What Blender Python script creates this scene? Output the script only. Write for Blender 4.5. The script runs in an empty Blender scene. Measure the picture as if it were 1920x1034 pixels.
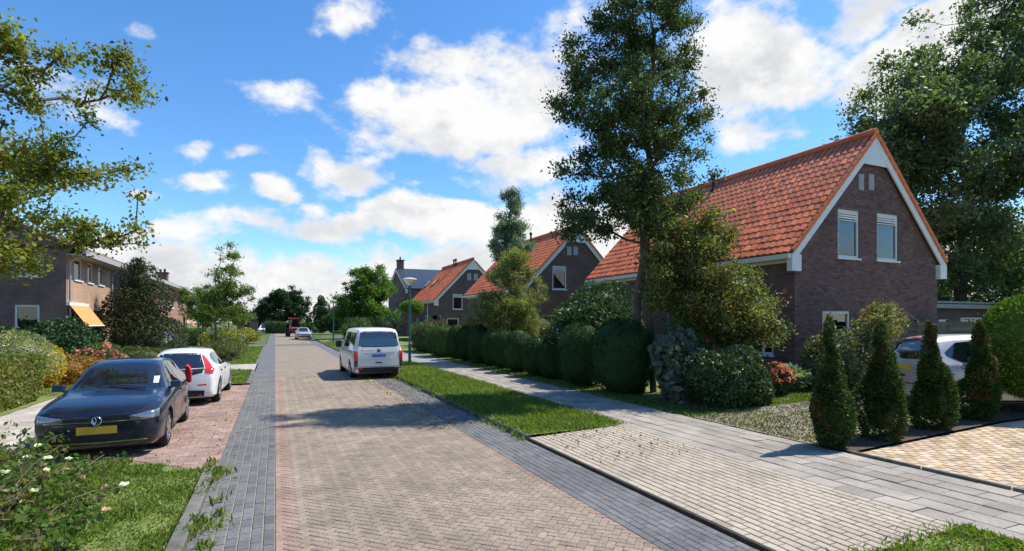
import bpy, bmesh, math, random
import numpy as np
from mathutils import Vector, Matrix
from mathutils.bvhtree import BVHTree
from mathutils.geometry import tessellate_polygon

S = bpy.context.scene
COL = S.collection
R = math.radians
random.seed(5)
rng = np.random.default_rng(11)

# ---------------------------------------------------------------- camera
FPX, HZN, CAMH = 1000.0, 603.0, 2.2          # focal length and horizon row, photo pixels (1920 wide)
YAW = math.atan(444 / 1000.0)                # the street runs along +Y, the camera looks to the right of it
CY, SY = math.cos(YAW), math.sin(YAW)
cam = bpy.data.cameras.new('camera')
cam.sensor_width = 36.0
cam.lens = 36.0 * FPX / 1920.0
cam.shift_y = (HZN - 517.0) / 1920.0
cam.clip_end = 4000.0
camo = bpy.data.objects.new('camera', cam)
COL.objects.link(camo)
camo.location = (0, 0, CAMH)
camo.rotation_euler = (R(90), 0, -YAW)
S.camera = camo

# ---------------------------------------------------------------- world and sun
SUN_EL, SUN_AZ = 56.0, 91.5                   # azimuth clockwise from +Y (down the street)
world = bpy.data.worlds.new('World')
S.world = world
world.use_nodes = True
sun = bpy.data.lights.new('sun', 'SUN')
sun.energy = 3.9
sun.angle = R(0.53)
sun.color = (1.0, 0.95, 0.87)
suno = bpy.data.objects.new('sun', sun)
COL.objects.link(suno)
sv = Vector((math.cos(R(SUN_EL)) * math.sin(R(SUN_AZ)), math.cos(R(SUN_EL)) * math.cos(R(SUN_AZ)), math.sin(R(SUN_EL))))
suno.rotation_euler = sv.to_track_quat('Z', 'Y').to_euler()
suno.location = (30, 0, 40)
S.view_settings.view_transform = 'Standard'
S.view_settings.look = 'None'
S.view_settings.gamma = 1
S.view_settings.use_curve_mapping = False
S.view_settings.exposure = 0.74
S.cycles.max_bounces = 6
S.cycles.transparent_max_bounces = 8
S.cycles.caustics_reflective = False
S.cycles.caustics_refractive = False


class NT:
    """small helper to write node trees"""
    def __init__(s, tree):
        s.t = tree
        s.t.nodes.clear()

    def n(s, typ, ins=None, **kw):
        nd = s.t.nodes.new(typ)
        for k, v in kw.items():
            setattr(nd, k, v)
        for k, v in (ins or {}).items():
            sock = nd.inputs[k]
            if isinstance(v, bpy.types.NodeSocket):
                s.t.links.new(v, sock)
            else:
                sock.default_value = v
        return nd

    def m(s, op, a, b=0.0, c=0.0, clamp=False):
        return s.n('ShaderNodeMath', {0: a, 1: b, 2: c}, operation=op, use_clamp=clamp).outputs[0]

    def mix(s, f, a, b, blend='MIX'):
        nd = s.t.nodes.new('ShaderNodeMix')
        nd.data_type = 'RGBA'
        nd.blend_type = blend
        for i, v in ((0, f), (6, a), (7, b)):
            if isinstance(v, bpy.types.NodeSocket):
                s.t.links.new(v, nd.inputs[i])
            else:
                nd.inputs[i].default_value = v if i == 0 else (tuple(v) + (1.0,))[:4]
        return nd.outputs[2]

    def ramp(s, f, stops, interp='LINEAR'):
        nd = s.n('ShaderNodeValToRGB', {0: f})
        nd.color_ramp.interpolation = interp
        el = nd.color_ramp.elements
        while len(el) < len(stops):
            el.new(0.5)
        for e, (p, c) in zip(el, stops):
            e.position = p
            e.color = (tuple(c) + (1,))[:4] if hasattr(c, '__len__') else (c, c, c, 1)
        return nd.outputs[0]


def build_sky():
    t = NT(world.node_tree)
    sky = t.n('ShaderNodeTexSky', sky_type='NISHITA', sun_disc=False, sun_elevation=R(SUN_EL),
              sun_rotation=R(SUN_AZ), air_density=1.0, dust_density=0.35, ozone_density=2.2, altitude=0)
    skyc = t.n('ShaderNodeHueSaturation', {'Saturation': 1.22, 'Value': 1.0, 'Fac': 1.0, 'Color': sky.outputs[0]}).outputs[0]
    skyc = t.mix(1.0, skyc, (0.80, 0.97, 1.08), 'MULTIPLY')
    d = t.n('ShaderNodeTexCoord').outputs['Generated']
    sep = t.n('ShaderNodeSeparateXYZ', {0: d})
    x, y, z = sep.outputs

    def field(off):
        v = t.n('ShaderNodeMapping', {'Vector': d, 'Location': off, 'Scale': (1.0, 1.0, 1.55)}).outputs[0]
        b_ = t.n('ShaderNodeTexNoise', {'Vector': v, 'Scale': 4.2, 'Detail': 9.0, 'Roughness': 0.56, 'Distortion': 0.10}).outputs[0]
        f_ = t.n('ShaderNodeTexNoise', {'Vector': v, 'Scale': 19.0, 'Detail': 6.0, 'Roughness': 0.62}).outputs[0]
        return t.m('ADD', t.m('MULTIPLY', b_, 0.90), t.m('MULTIPLY', f_, 0.34)), v
    base, uv = field((0, 0, 0))
    above, _ = field((0.02, -0.01, 0.075))
    az = t.m('ARCTAN2', x, y)
    el = t.m('ARCTAN2', z, t.m('SQRT', t.m('ADD', t.m('MULTIPLY', x, x), t.m('MULTIPLY', y, y))))
    wob = t.n('ShaderNodeTexNoise', {'Vector': uv, 'Scale': 7.0, 'Detail': 4.0}).outputs[0]
    wo = t.m('MULTIPLY', t.m('SUBTRACT', wob, 0.5), 0.13)
    azw = t.m('ADD', az, wo)
    elw = t.m('SUBTRACT', el, wo)
    # cumulus heaps: where they stand in the sky (photo pixel -> direction), half widths in pixels, weight
    heaps = []
    for px, py, wx, wy, w in [(900, 130, 210, 75, .42), (1010, 170, 170, 110, .42), (870, 230, 210, 85, .40), (960, 320, 150, 60, .36), (1400, 150, 120, 130, .46), (1440, 250, 90, 60, .30),
                              (1700, 120, 170, 70, .40), (1850, 30, 200, 60, .42), (1600, 20, 120, 35, .34), (660, 25, 150, 40, .34), (560, 200, 100, 34, .25), (480, 195, 140, 22, .18), (345, 255, 62, 30, .38), (372, 328, 82, 32, .40),
                              (455, 290, 66, 30, .38), (512, 355, 40, 22, .34), (660, 325, 75, 36, .38), (225, 433, 70, 17, .38), (180, 200, 110, 55, .24), (270, 65, 45, 35, .22),
                              (640, 425, 230, 40, .42), (820, 400, 170, 42, .42), (1030, 420, 200, 60, .44), (420, 470, 45, 26, .32), (255, 352, 50, 18, .22), (120, 20, 120, 25, .22)]:
        ax = math.atan((px - 960) / FPX)
        heaps.append((math.degrees(YAW + ax), math.degrees(math.atan((HZN - py) / FPX * math.cos(ax))), math.degrees(wx / FPX * math.cos(ax) ** 2), math.degrees(wy / FPX * math.cos(ax)), w))
    heaps.append((30, 3.2, 400, 4.6, .46))
    acc = None
    for a, e, sa, se, w in heaps:
        u = t.m('DIVIDE', t.m('SUBTRACT', azw, R(a)), R(sa))
        v = t.m('DIVIDE', t.m('SUBTRACT', elw, R(e)), R(se))
        q = t.m('ADD', t.m('MULTIPLY', u, u), t.m('MULTIPLY', v, v))
        g = t.m('MULTIPLY', t.m('EXPONENT', t.m('MULTIPLY', q, -0.8)), w)
        acc = g if acc is None else t.m('MAXIMUM', acc, g)
    dens = t.m('ADD', base, acc)
    cover = t.n('ShaderNodeMapRange', {0: dens, 1: 0.775, 2: 0.955, 3: 0.0, 4: 1.0}, interpolation_type='SMOOTHSTEP').outputs[0]
    # cloud that lies under more cloud is grey, billow tops are white
    under = t.n('ShaderNodeMapRange', {0: t.m('SUBTRACT', above, base), 1: -0.12, 2: 0.13, 3: 0.0, 4: 1.0}, interpolation_type='SMOOTHSTEP').outputs[0]
    thick = t.n('ShaderNodeMapRange', {0: dens, 1: 0.90, 2: 1.25, 3: 0.35, 4: 1.0}).outputs[0]
    ccol = t.mix(t.m('MULTIPLY', under, thick), (1.0, 1.0, 1.0), (0.50, 0.535, 0.59))
    ccol = t.mix(1.0, ccol, (4.95, 4.95, 4.95), 'MULTIPLY')
    fin = t.mix(cover, skyc, ccol)
    lp = t.n('ShaderNodeBackground', {0: fin, 1: 0.12})
    t.n('ShaderNodeOutputWorld', {0: lp.outputs[0]})


build_sky()


# ---------------------------------------------------------------- pixel helpers (photo pixels -> directions)
ZPTS = [(-999, .08), (-5.7, .08), (-3.95, .07), (-3.82, 0.0), (4.25, 0.0), (4.27, .08), (6.4, .12), (8.3, .15), (12.5, .30), (999, .30)]


def zr(X):
    for (a, za), (b, zb) in zip(ZPTS, ZPTS[1:]):
        if X <= b:
            return za + (zb - za) * (X - a) / (b - a)
    return .3


def Q(X, Y, Z=0.0):
    Zc = Y * CY + X * SY
    return 960 + FPX * (X * CY - Y * SY) / Zc, HZN - FPX * (Z - CAMH) / Zc, Zc


def onX(px, X):
    r = (px - 960) / FPX
    return X * (CY - r * SY) / (r * CY + SY)


def onY(px, Y):
    r = (px - 960) / FPX
    return Y * (SY + r * CY) / (CY - r * SY)


def zat(py, X, Y):
    return CAMH - (py - HZN) * (Y * CY + X * SY) / FPX


# ---------------------------------------------------------------- objects
def link(o, parent=None):
    COL.objects.link(o)
    if parent is not None:
        o.parent = parent
    return o


def tag(o, label=None, cat=None, group=None, kind=None):
    if label: o['label'] = label
    if cat: o['category'] = cat
    if group: o['group'] = group
    if kind: o['kind'] = kind
    return o


def thing(name, label, cat, loc=(0, 0, 0), rz=0.0, group=None):
    o = bpy.data.objects.new(name, None)
    o.empty_display_size = 0.2
    o.location = loc
    o.rotation_euler = (0, 0, rz)
    return tag(link(o), label, cat, group)


def mobj(name, me, parent=None, loc=None, rz=None):
    o = bpy.data.objects.new(name, me)
    if loc is not None: o.location = loc
    if rz is not None: o.rotation_euler = (0, 0, rz)
    return link(o, parent)


def copy_tree(o, parent=None):
    c = o.copy()
    COL.objects.link(c)
    c.parent = parent
    for ch in o.children:
        copy_tree(ch, c)
    return c


def np_mesh(name, V, F, mat, tint=None, smooth=False):
    me = bpy.data.meshes.new(name)
    V = np.asarray(V, np.float32)
    F = np.asarray(F, np.int32)
    n = F.shape[1]
    me.vertices.add(len(V))
    me.vertices.foreach_set('co', V.ravel())
    me.loops.add(F.size)
    me.loops.foreach_set('vertex_index', F.ravel())
    me.polygons.add(len(F))
    me.polygons.foreach_set('loop_start', np.arange(0, F.size, n, dtype=np.int32))
    if smooth:
        me.polygons.foreach_set('use_smooth', np.ones(len(F), bool))
    me.update(calc_edges=True)
    if tint is not None:
        a = me.attributes.new('tint', 'FLOAT_COLOR', 'POINT')
        c = np.ones((len(V), 4), np.float32)
        c[:, :3] = tint
        a.data.foreach_set('color', c.ravel())
    if mat: me.materials.append(mat)
    return me


class MB:
    """collects boxes, prisms, tubes and lathes, builds ONE mesh object"""
    def __init__(s):
        s.v, s.f, s.t = [], [], []
        s.cur = (1, 1, 1)

    def add(s, vs, fs):
        b = len(s.v)
        s.v += [tuple(v) for v in vs]
        s.t += [s.cur] * len(vs)
        s.f += [tuple(i + b for i in f) for f in fs]
        return s

    def box(s, c, d, M=None):
        hx, hy, hz = d[0] / 2, d[1] / 2, d[2] / 2
        vs = [Vector((x, y, z)) for x in (-hx, hx) for y in (-hy, hy) for z in (-hz, hz)]
        if M is not None: vs = [M @ v for v in vs]
        vs = [v + Vector(c) for v in vs]
        return s.add(vs, [(0, 1, 3, 2), (4, 6, 7, 5), (0, 4, 5, 1), (2, 3, 7, 6), (0, 2, 6, 4), (1, 5, 7, 3)])

    def bx(s, x0, x1, y0, y1, z0, z1):
        return s.box(((x0 + x1) / 2, (y0 + y1) / 2, (z0 + z1) / 2), (abs(x1 - x0), abs(y1 - y0), abs(z1 - z0)))

    def prism(s, poly, a, b):
        """poly: 3-D points, extruded by vector b-a"""
        n = len(poly)
        d = Vector(b) - Vector(a)
        p = [Vector(q) for q in poly]
        return s.add(p + [q + d for q in p], [tuple(range(n))[::-1], tuple(range(n, 2 * n))] + [(i, (i + 1) % n, n + (i + 1) % n, n + i) for i in range(n)])

    def tube(s, pts, rad, n=8, cap=True):
        pts = [Vector(p) for p in pts]
        if not hasattr(rad, '__len__'): rad = [rad] * len(pts)
        b = len(s.v)
        for i, p in enumerate(pts):
            d = (pts[min(i + 1, len(pts) - 1)] - pts[max(i - 1, 0)]).normalized()
            u = d.cross(Vector((0, 0, 1)))
            if u.length < 1e-3: u = d.cross(Vector((0, 1, 0)))
            u.normalize()
            w = d.cross(u)
            for k in range(n):
                a = 2 * math.pi * k / n
                s.v.append(tuple(p + (u * math.cos(a) + w * math.sin(a)) * rad[i]))
                s.t.append(s.cur)
        for i in range(len(pts) - 1):
            for k in range(n):
                s.f.append((b + i * n + k, b + i * n + (k + 1) % n, b + (i + 1) * n + (k + 1) % n, b + (i + 1) * n + k))
        if cap:
            s.f.append(tuple(b + k for k in range(n))[::-1])
            s.f.append(tuple(b + (len(pts) - 1) * n + k for k in range(n)))
        return s

    def lathe(s, prof, n=20, M=None, c=(0, 0, 0)):
        """prof (r, z) about Z, then M"""
        b = len(s.v)
        for r, z in prof:
            for k in range(n):
                a = 2 * math.pi * k / n
                v = Vector((r * math.cos(a), r * math.sin(a), z))
                if M is not None: v = M @ v
                s.v.append(tuple(v + Vector(c)))
                s.t.append(s.cur)
        for i in range(len(prof) - 1):
            for k in range(n):
                s.f.append((b + i * n + k, b + i * n + (k + 1) % n, b + (i + 1) * n + (k + 1) % n, b + (i + 1) * n + k))
        s.f.append(tuple(b + k for k in range(n))[::-1])
        s.f.append(tuple(b + (len(prof) - 1) * n + k for k in range(n)))
        return s

    def mesh(s, name, mat, smooth=None):
        me = bpy.data.meshes.new(name)
        me.from_pydata(s.v, [], s.f)
        a = me.attributes.new('tint', 'FLOAT_COLOR', 'POINT')
        c = np.ones((len(s.v), 4), np.float32)
        if s.t: c[:, :3] = np.array(s.t)
        a.data.foreach_set('color', c.ravel())
        bm = bmesh.new()
        bm.from_mesh(me)
        bmesh.ops.recalc_face_normals(bm, faces=bm.faces)
        bm.to_mesh(me)
        bm.free()
        if smooth:
            me.polygons.foreach_set('use_smooth', np.ones(len(me.polygons), bool))
            me.set_sharp_from_angle(angle=R(smooth))
        if mat: me.materials.append(mat)
        return me

    def build(s, name, mat, parent=None, loc=None, smooth=None):
        return mobj(name, s.mesh(name, mat, smooth), parent, loc)


# ---------------------------------------------------------------- materials
def setup(name):
    m = bpy.data.materials.new(name)
    m.use_nodes = True
    return m, NT(m.node_tree)


def out(t, sh):
    t.n('ShaderNodeOutputMaterial', {0: sh})


def surf(name, col, rough=0.8, var=0.25, scale=6.0, bump=0.15, bscale=40.0, metal=0.0, tint=False, spec=0.4, coat=0.0, dirt=None, grain=0.0, blotch=0.0):
    """principled with world-space mottling, fine bump, optional per-piece tint and a second 'dirt' tone"""
    m, t = setup(name)
    pos = t.n('ShaderNodeNewGeometry').outputs['Position']
    c = t.n('ShaderNodeRGB')
    c.outputs[0].default_value = tuple(col) + (1,)
    cc = c.outputs[0]
    if tint:
        cc = t.mix(1.0, cc, t.n('ShaderNodeAttribute', attribute_name='tint').outputs[0], 'MULTIPLY')
    if var:
        nz = t.n('ShaderNodeTexNoise', {'Vector': pos, 'Scale': scale, 'Detail': 5.0, 'Roughness': 0.65}).outputs[0]
        cc = t.mix(1.0, cc, t.ramp(nz, [(0.25, 1 - var), (0.75, 1 + var)]), 'MULTIPLY')
    if grain:
        nz = t.n('ShaderNodeTexNoise', {'Vector': pos, 'Scale': 34.0, 'Detail': 4.0, 'Roughness': 0.8}).outputs[0]
        cc = t.mix(1.0, cc, t.ramp(nz, [(0.32, 1 - grain), (0.68, 1 + grain)]), 'MULTIPLY')
    if blotch:
        nz = t.n('ShaderNodeTexNoise', {'Vector': pos, 'Scale': 0.55, 'Detail': 7.0, 'Roughness': 0.72, 'Distortion': 0.6}).outputs[0]
        cc = t.mix(1.0, cc, t.ramp(nz, [(0.30, 1 - blotch), (0.70, 1 + blotch)]), 'MULTIPLY')
    if dirt:
        nz = t.n('ShaderNodeTexNoise', {'Vector': pos, 'Scale': dirt[1], 'Detail': 6.0, 'Roughness': 0.7}).outputs[0]
        cc = t.mix(t.ramp(nz, [(dirt[2], 0.0), (dirt[2] + 0.14, dirt[3])]), cc, dirt[0])
    ins = {'Base Color': cc, 'Roughness': rough, 'Metallic': metal, 'Specular IOR Level': spec, 'Coat Weight': coat, 'Coat Roughness': 0.04}
    if bump:
        nb = t.n('ShaderNodeTexNoise', {'Vector': pos, 'Scale': bscale, 'Detail': 4.0}).outputs[0]
        ins['Normal'] = t.n('ShaderNodeBump', {'Strength': bump, 'Distance': 0.01, 'Height': nb}).outputs[0]
    out(t, t.n('ShaderNodeBsdfPrincipled', ins).outputs[0])
    return m


def leafmat(name, trans=0.36, rough=0.55, spec=0.3):
    m, t = setup(name)
    a = t.n('ShaderNodeAttribute', attribute_name='tint').outputs[0]
    b = t.n('ShaderNodeBsdfPrincipled', {'Base Color': a, 'Roughness': rough, 'Specular IOR Level': spec}).outputs[0]
    a2 = t.mix(1.0, a, (1.5, 1.7, 0.6), 'MULTIPLY')
    tr = t.n('ShaderNodeBsdfTranslucent', {0: a2}).outputs[0]
    out(t, t.n('ShaderNodeMixShader', {0: trans, 1: b, 2: tr}).outputs[0])
    return m


def brickmat(name, c1, c2, mort, vert=True, bw=.21, bh=.0625, msz=.010, bump=0.5):
    """stretcher bond in world metres; x axis picked from the wall's normal"""
    m, t = setup(name)
    g = t.n('ShaderNodeNewGeometry')
    sp = t.n('ShaderNodeSeparateXYZ', {0: g.outputs['Position']}).outputs
    if vert:
        nrm = t.n('ShaderNodeSeparateXYZ', {0: g.outputs['True Normal']}).outputs
        f = t.m('GREATER_THAN', t.m('ABSOLUTE', nrm[0]), t.m('ABSOLUTE', nrm[1]))
        u = t.m('ADD', t.m('MULTIPLY', f, sp[1]), t.m('MULTIPLY', t.m('SUBTRACT', 1.0, f), sp[0]))
        vec = t.n('ShaderNodeCombineXYZ', {0: u, 1: sp[2], 2: 0.0}).outputs[0]
    else:
        vec = t.n('ShaderNodeCombineXYZ', {0: sp[1], 1: sp[0], 2: 0.0}).outputs[0]
    br = t.n('ShaderNodeTexBrick', {'Vector': vec, 'Color1': tuple(c1) + (1,), 'Color2': tuple(c2) + (1,), 'Mortar': tuple(mort) + (1,),
             'Scale': 1.0, 'Mortar Size': msz * .5, 'Mortar Smooth': 0.2, 'Bias': 0.0, 'Brick Width': bw, 'Row Height': bh})
    nz = t.n('ShaderNodeTexNoise', {'Vector': g.outputs['Position'], 'Scale': 1.3, 'Detail': 6.0, 'Roughness': 0.7}).outputs[0]
    cc = t.mix(1.0, br.outputs[0], t.ramp(nz, [(0.25, 0.72), (0.75, 1.28)]), 'MULTIPLY')
    bmp = t.n('ShaderNodeBump', {'Strength': bump, 'Distance': 0.008, 'Height': t.m('SUBTRACT', 1.0, br.outputs['Fac'])}).outputs[0]
    out(t, t.n('ShaderNodeBsdfPrincipled', {'Base Color': cc, 'Roughness': 0.85, 'Normal': bmp, 'Specular IOR Level': 0.25}).outputs[0])
    return m


def glassmat(name, tint=(0.5, 0.55, 0.58), opac=0.35, rough=0.02, body=(0.02, 0.025, 0.03), refl=.05):
    m, t = setup(name)
    fr = t.n('ShaderNodeFresnel', {'IOR': 1.5}).outputs[0]
    tr = t.n('ShaderNodeBsdfTransparent', {0: tuple(tint) + (1,)}).outputs[0]
    df = t.n('ShaderNodeBsdfDiffuse', {0: tuple(body) + (1,)}).outputs[0]
    gl = t.n('ShaderNodeBsdfGlossy', {0: (1, 1, 1, 1), 1: rough}).outputs[0]
    a = t.n('ShaderNodeMixShader', {0: opac, 1: tr, 2: df}).outputs[0]
    f = t.m('ADD', t.m('MULTIPLY', fr, 0.88), refl)
    out(t, t.n('ShaderNodeMixShader', {0: f, 1: a, 2: gl}).outputs[0])
    return m


def paintmat(name, col, metal=0.0, rough=0.35, dust=.22):
    m, t = setup(name)
    pos = t.n('ShaderNodeNewGeometry').outputs['Position']
    nz = t.n('ShaderNodeTexNoise', {'Vector': pos, 'Scale': 5.0, 'Detail': 6.0, 'Roughness': 0.75}).outputs[0]
    cc = t.mix(t.ramp(nz, [(0.45, 0.0), (0.8, dust)]), col, (0.22, 0.20, 0.17))
    rr = t.ramp(nz, [(0.3, rough), (0.8, min(1, rough + .25))])
    out(t, t.n('ShaderNodeBsdfPrincipled', {'Base Color': cc, 'Metallic': metal, 'Roughness': rr, 'Coat Weight': 0.8, 'Coat Roughness': 0.05}).outputs[0])
    return m


M = {}
M['road_brick'] = surf('road_brick', (0.262, 0.210, 0.156), .92, .24, 2.0, .5, 60, tint=True, spec=.2, dirt=((0.20, 0.17, 0.12), 0.9, .56, .4), grain=0.34, blotch=0.22)
M['road_joint'] = surf('road_joint', (0.21, 0.175, 0.13), .95, .35, 25, .3, 90)
M['gutter_brick'] = surf('gutter_brick', (0.142, 0.140, 0.138), .9, .22, 3.0, .35, 90, tint=True, spec=.25, dirt=((0.27, 0.24, 0.18), 1.7, .60, .55), grain=0.25, blotch=0.16)
M['gutter_joint'] = surf('gutter_joint', (0.33, 0.29, 0.21), .95, .35, 20, .3, 90)
M['bay_brick'] = surf('bay_brick', (0.30, 0.205, 0.165), .92, .24, 2.5, .35, 90, tint=True, spec=.2, dirt=((0.22, 0.20, 0.11), 1.6, .58, .5), grain=0.3, blotch=0.2)
M['apron_brick'] = surf('apron_brick', (0.40, 0.335, 0.255), .9, .18, 2.2, .3, 90, tint=True, spec=.25, dirt=((0.30, 0.26, 0.19), 1.1, .57, .5), grain=0.22, blotch=0.14)
M['slab'] = surf('slab', (0.30, 0.265, 0.220), .9, .22, 2.0, .3, 80, tint=True, spec=.25, dirt=((0.20, 0.19, 0.16), 1.3, .57, .5), grain=0.2, blotch=0.14)
M['slab_left'] = surf('slab_left', (0.40, 0.36, 0.31), .9, .2, 2.0, .3, 80, tint=True, spec=.25, dirt=((0.25, 0.23, 0.18), 1.3, .57, .5), grain=0.2, blotch=0.14)
M['sandy_brick'] = surf('sandy_brick', (0.50, 0.385, 0.265), .92, .18, 3.0, .3, 90, tint=True, spec=.2, grain=0.2, blotch=0.1)
M['joint_dark'] = surf('joint_dark', (0.075, 0.065, 0.05), .95, .4, 20, .4, 60, dirt=((0.07, 0.10, 0.03), 3.0, .55, .7))
M['kerb'] = surf('kerb', (0.15, 0.145, 0.125), .92, .35, 5, .5, 50, tint=True, dirt=((0.06, 0.08, 0.03), 3.0, .5, .7))
M['soil'] = surf('soil', (0.085, 0.058, 0.038), .97, .45, 9, .9, 50)
M['gravel'] = surf('gravel', (0.30, 0.265, 0.19), .95, .45, 30, .9, 120, dirt=((0.13, 0.15, 0.05), 1.1, .5, .8))
M['field'] = surf('field', (0.075, 0.115, 0.03), .95, .4, 1.2, .6, 30, dirt=((0.16, 0.15, 0.06), .5, .55, .6))
M['lawn'] = surf('lawn', (0.15, 0.185, 0.045), .95, .35, 3, .8, 70, dirt=((0.22, 0.18, 0.085), 1.3, .60, .7))
M['pebble'] = surf('pebble', (0.36, 0.32, 0.26), .9, .3, 30, .2, 90, tint=True)
M['leaf'] = leafmat('leaf')
M['leaf_thin'] = leafmat('leaf_thin', .42, .6, .2)
M['leaf_gloss'] = leafmat('leaf_gloss', .2, .52, .3)
M['needle'] = leafmat('needle', .15, .75, .15)
M['bark'] = surf('bark', (0.115, 0.090, 0.068), .95, .4, 12, .9, 40)
M['bark_pale'] = surf('bark_pale', (0.27, 0.22, 0.14), .95, .3, 12, .6, 40)
M['wall_brick'] = brickmat('wall_brick', (0.165, 0.092, 0.078), (0.115, 0.068, 0.060), (0.18, 0.15, 0.135))
M['wall_mortar'] = surf('wall_mortar', (0.165, 0.14, 0.125), .95, .2, 8, .4, 60)
M['wall_piece'] = surf('wall_piece', (0.158, 0.090, 0.077), .9, .25, 1.2, .4, 70, tint=True, spec=.2)
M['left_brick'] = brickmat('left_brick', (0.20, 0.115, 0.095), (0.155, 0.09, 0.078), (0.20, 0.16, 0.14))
M['sunlit_brick'] = brickmat('sunlit_brick', (0.44, 0.285, 0.19), (0.38, 0.24, 0.16), (0.43, 0.33, 0.25))  # lighter than the gable brick: sun on the left front, put into the colour
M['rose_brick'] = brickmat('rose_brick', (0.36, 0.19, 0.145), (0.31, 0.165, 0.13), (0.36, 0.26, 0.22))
M['tile'] = surf('tile', (0.70, 0.185, 0.075), .80, .2, 5, .15, 60, tint=True, spec=.2, dirt=((0.36, 0.11, 0.06), 1.4, .60, .40), grain=0.1, blotch=0.14)
M['tile_old'] = surf('tile_old', (0.16, 0.105, 0.095), .85, .3, 4, .3, 40, tint=True)
M['slate'] = surf('slate', (0.045, 0.055, 0.075), .35, .25, 3, .1, 40, spec=.5, tint=True)
M['white'] = surf('white', (0.74, 0.73, 0.69), .55, .07, 3, .05, 60, dirt=((0.45, 0.43, 0.38), 1.2, .6, .4))
M['grey_paint'] = surf('grey_paint', (0.36, 0.35, 0.34), .6, .12, 4, .05, 50)
M['black_pvc'] = surf('black_pvc', (0.012, 0.014, 0.022), .4, .2, 8, .05, 60)
M['dark_wood'] = surf('dark_wood', (0.075, 0.062, 0.048), .85, .4, 9, .4, 50, tint=True)
M['pane'] = glassmat('pane')
M['curtain'] = surf('curtain', (0.50, 0.51, 0.53), .9, .12, 5, .1, 20)
M['blind'] = surf('blind', (0.50, 0.52, 0.54), .8, .1, 8, .1, 20)
M['awning'] = surf('awning', (0.78, 0.29, 0.10), .85, .1, 4, .1, 60)
M['awning_red'] = surf('awning_red', (0.62, 0.16, 0.08), .85, .1, 4, .1, 60)
M['teal'] = surf('teal', (0.020, 0.115, 0.120), .45, .2, 6, .05, 60)
M['lamp_bowl'] = surf('lamp_bowl', (0.72, 0.68, 0.52), .3, .06, 8, 0, 60)
M['rubber'] = surf('rubber', (0.014, 0.014, 0.015), .85, .25, 12, .2, 60)
M['trim'] = surf('trim', (0.016, 0.016, 0.018), .55, .2, 12, .1, 80)
M['alloy'] = surf('alloy', (0.42, 0.42, 0.43), .32, .12, 12, 0, 60, metal=.85)
M['chrome'] = surf('chrome', (0.75, 0.76, 0.78), .15, .05, 12, 0, 60, metal=1.0)
M['plate_yellow'] = surf('plate_yellow', (0.66, 0.36, 0.035), .5, .08, 20, 0)
M['plate_blue'] = surf('plate_blue', (0.11, 0.19, 0.52), .5, .08, 20, 0)
M['carglass'] = glassmat('carglass', (0.16, 0.19, 0.21), .70, .01, (0.012, 0.016, 0.022), .11)
M['paint_navy'] = paintmat('paint_navy', (0.005, 0.008, 0.022), .2, .22, .04)
M['paint_white'] = paintmat('paint_white', (0.80, 0.80, 0.79), 0, .3)
M['paint_van'] = paintmat('paint_van', (0.74, 0.74, 0.71), 0, .35)
M['paint_silver'] = paintmat('paint_silver', (0.50, 0.50, 0.49), .55, .35)
M['paint_grey'] = paintmat('paint_grey', (0.06, 0.068, 0.08), .4, .3)
M['paint_red'] = paintmat('paint_red', (0.50, 0.035, 0.02), 0, .4)
M['lens_red'] = surf('lens_red', (0.62, 0.028, 0.018), .15, .12, 20, 0, coat=.6)
M['lens_clear'] = surf('lens_clear', (0.26, 0.28, 0.31), .10, .5, 30, 0, metal=.6, coat=.8)
M['lens_dark'] = surf('lens_dark', (0.07, 0.08, 0.09), .12, .3, 25, 0, metal=.3, coat=.8)
M['tarp'] = surf('tarp', (0.36, 0.38, 0.40), .7, .15, 4, .3, 10)
M['red_cloth'] = surf('red_cloth', (0.72, 0.035, 0.02), .8, .15, 14, .4, 20)
M['sticker'] = surf('sticker', (0.60, 0.72, 0.68), .5, .1, 40, 0)
M['dust_text'] = surf('dust_text', (0.40, 0.40, 0.40), .6, 0, 1, 0)
M['pot'] = surf('pot', (0.07, 0.07, 0.08), .7, .2, 10, .1, 40)
M['road_far'] = brickmat('road_far', (0.268, 0.218, 0.165), (0.235, 0.19, 0.142), (0.20, 0.165, 0.125), False, .21, .105, .008, .25)
M['gutter_far'] = brickmat('gutter_far', (0.135, 0.14, 0.15), (0.115, 0.12, 0.13), (0.25, 0.22, 0.17), False, .21, .105, .010, .3)
M['slab_far'] = brickmat('slab_far', (0.285, 0.27, 0.245), (0.255, 0.245, 0.225), (0.12, 0.11, 0.09), False, .40, .30, .012, .3)


# ================================================================ ground and paving
def rect_sheet(name, X0, X1, Y0, Y1, dz, mats, ybreak=None, zf=zr, kind='structure', dz2=0.0):
    xs = sorted({X0, X1} | {a for a, _ in ZPTS if X0 < a < X1})
    ys = sorted({Y0, Y1} | ({ybreak} if ybreak else set()))
    rows = []
    V, F, MI = [], [], []
    for yi in range(len(ys) - 1):
        far = ybreak is not None and ys[yi] >= ybreak
        d = dz2 if far else dz
        b = len(V)
        for y in (ys[yi], ys[yi + 1]):
            for x in xs:
                V.append((x, y, zf(x) + d))
        n = len(xs)
        for i in range(n - 1):
            F.append((b + i, b + i + 1, b + n + i + 1, b + n + i))
            MI.append(1 if far else 0)
    me = bpy.data.meshes.new(name)
    me.from_pydata(V, [], F)
    at = me.attributes.new('tint', 'FLOAT_COLOR', 'POINT')
    at.data.foreach_set('color', np.ones(len(V) * 4, np.float32))
    for m in mats: me.materials.append(m)
    for p, i in zip(me.polygons, MI): p.material_index = i
    o = mobj(name, me)
    o['kind'] = kind
    return o


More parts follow.
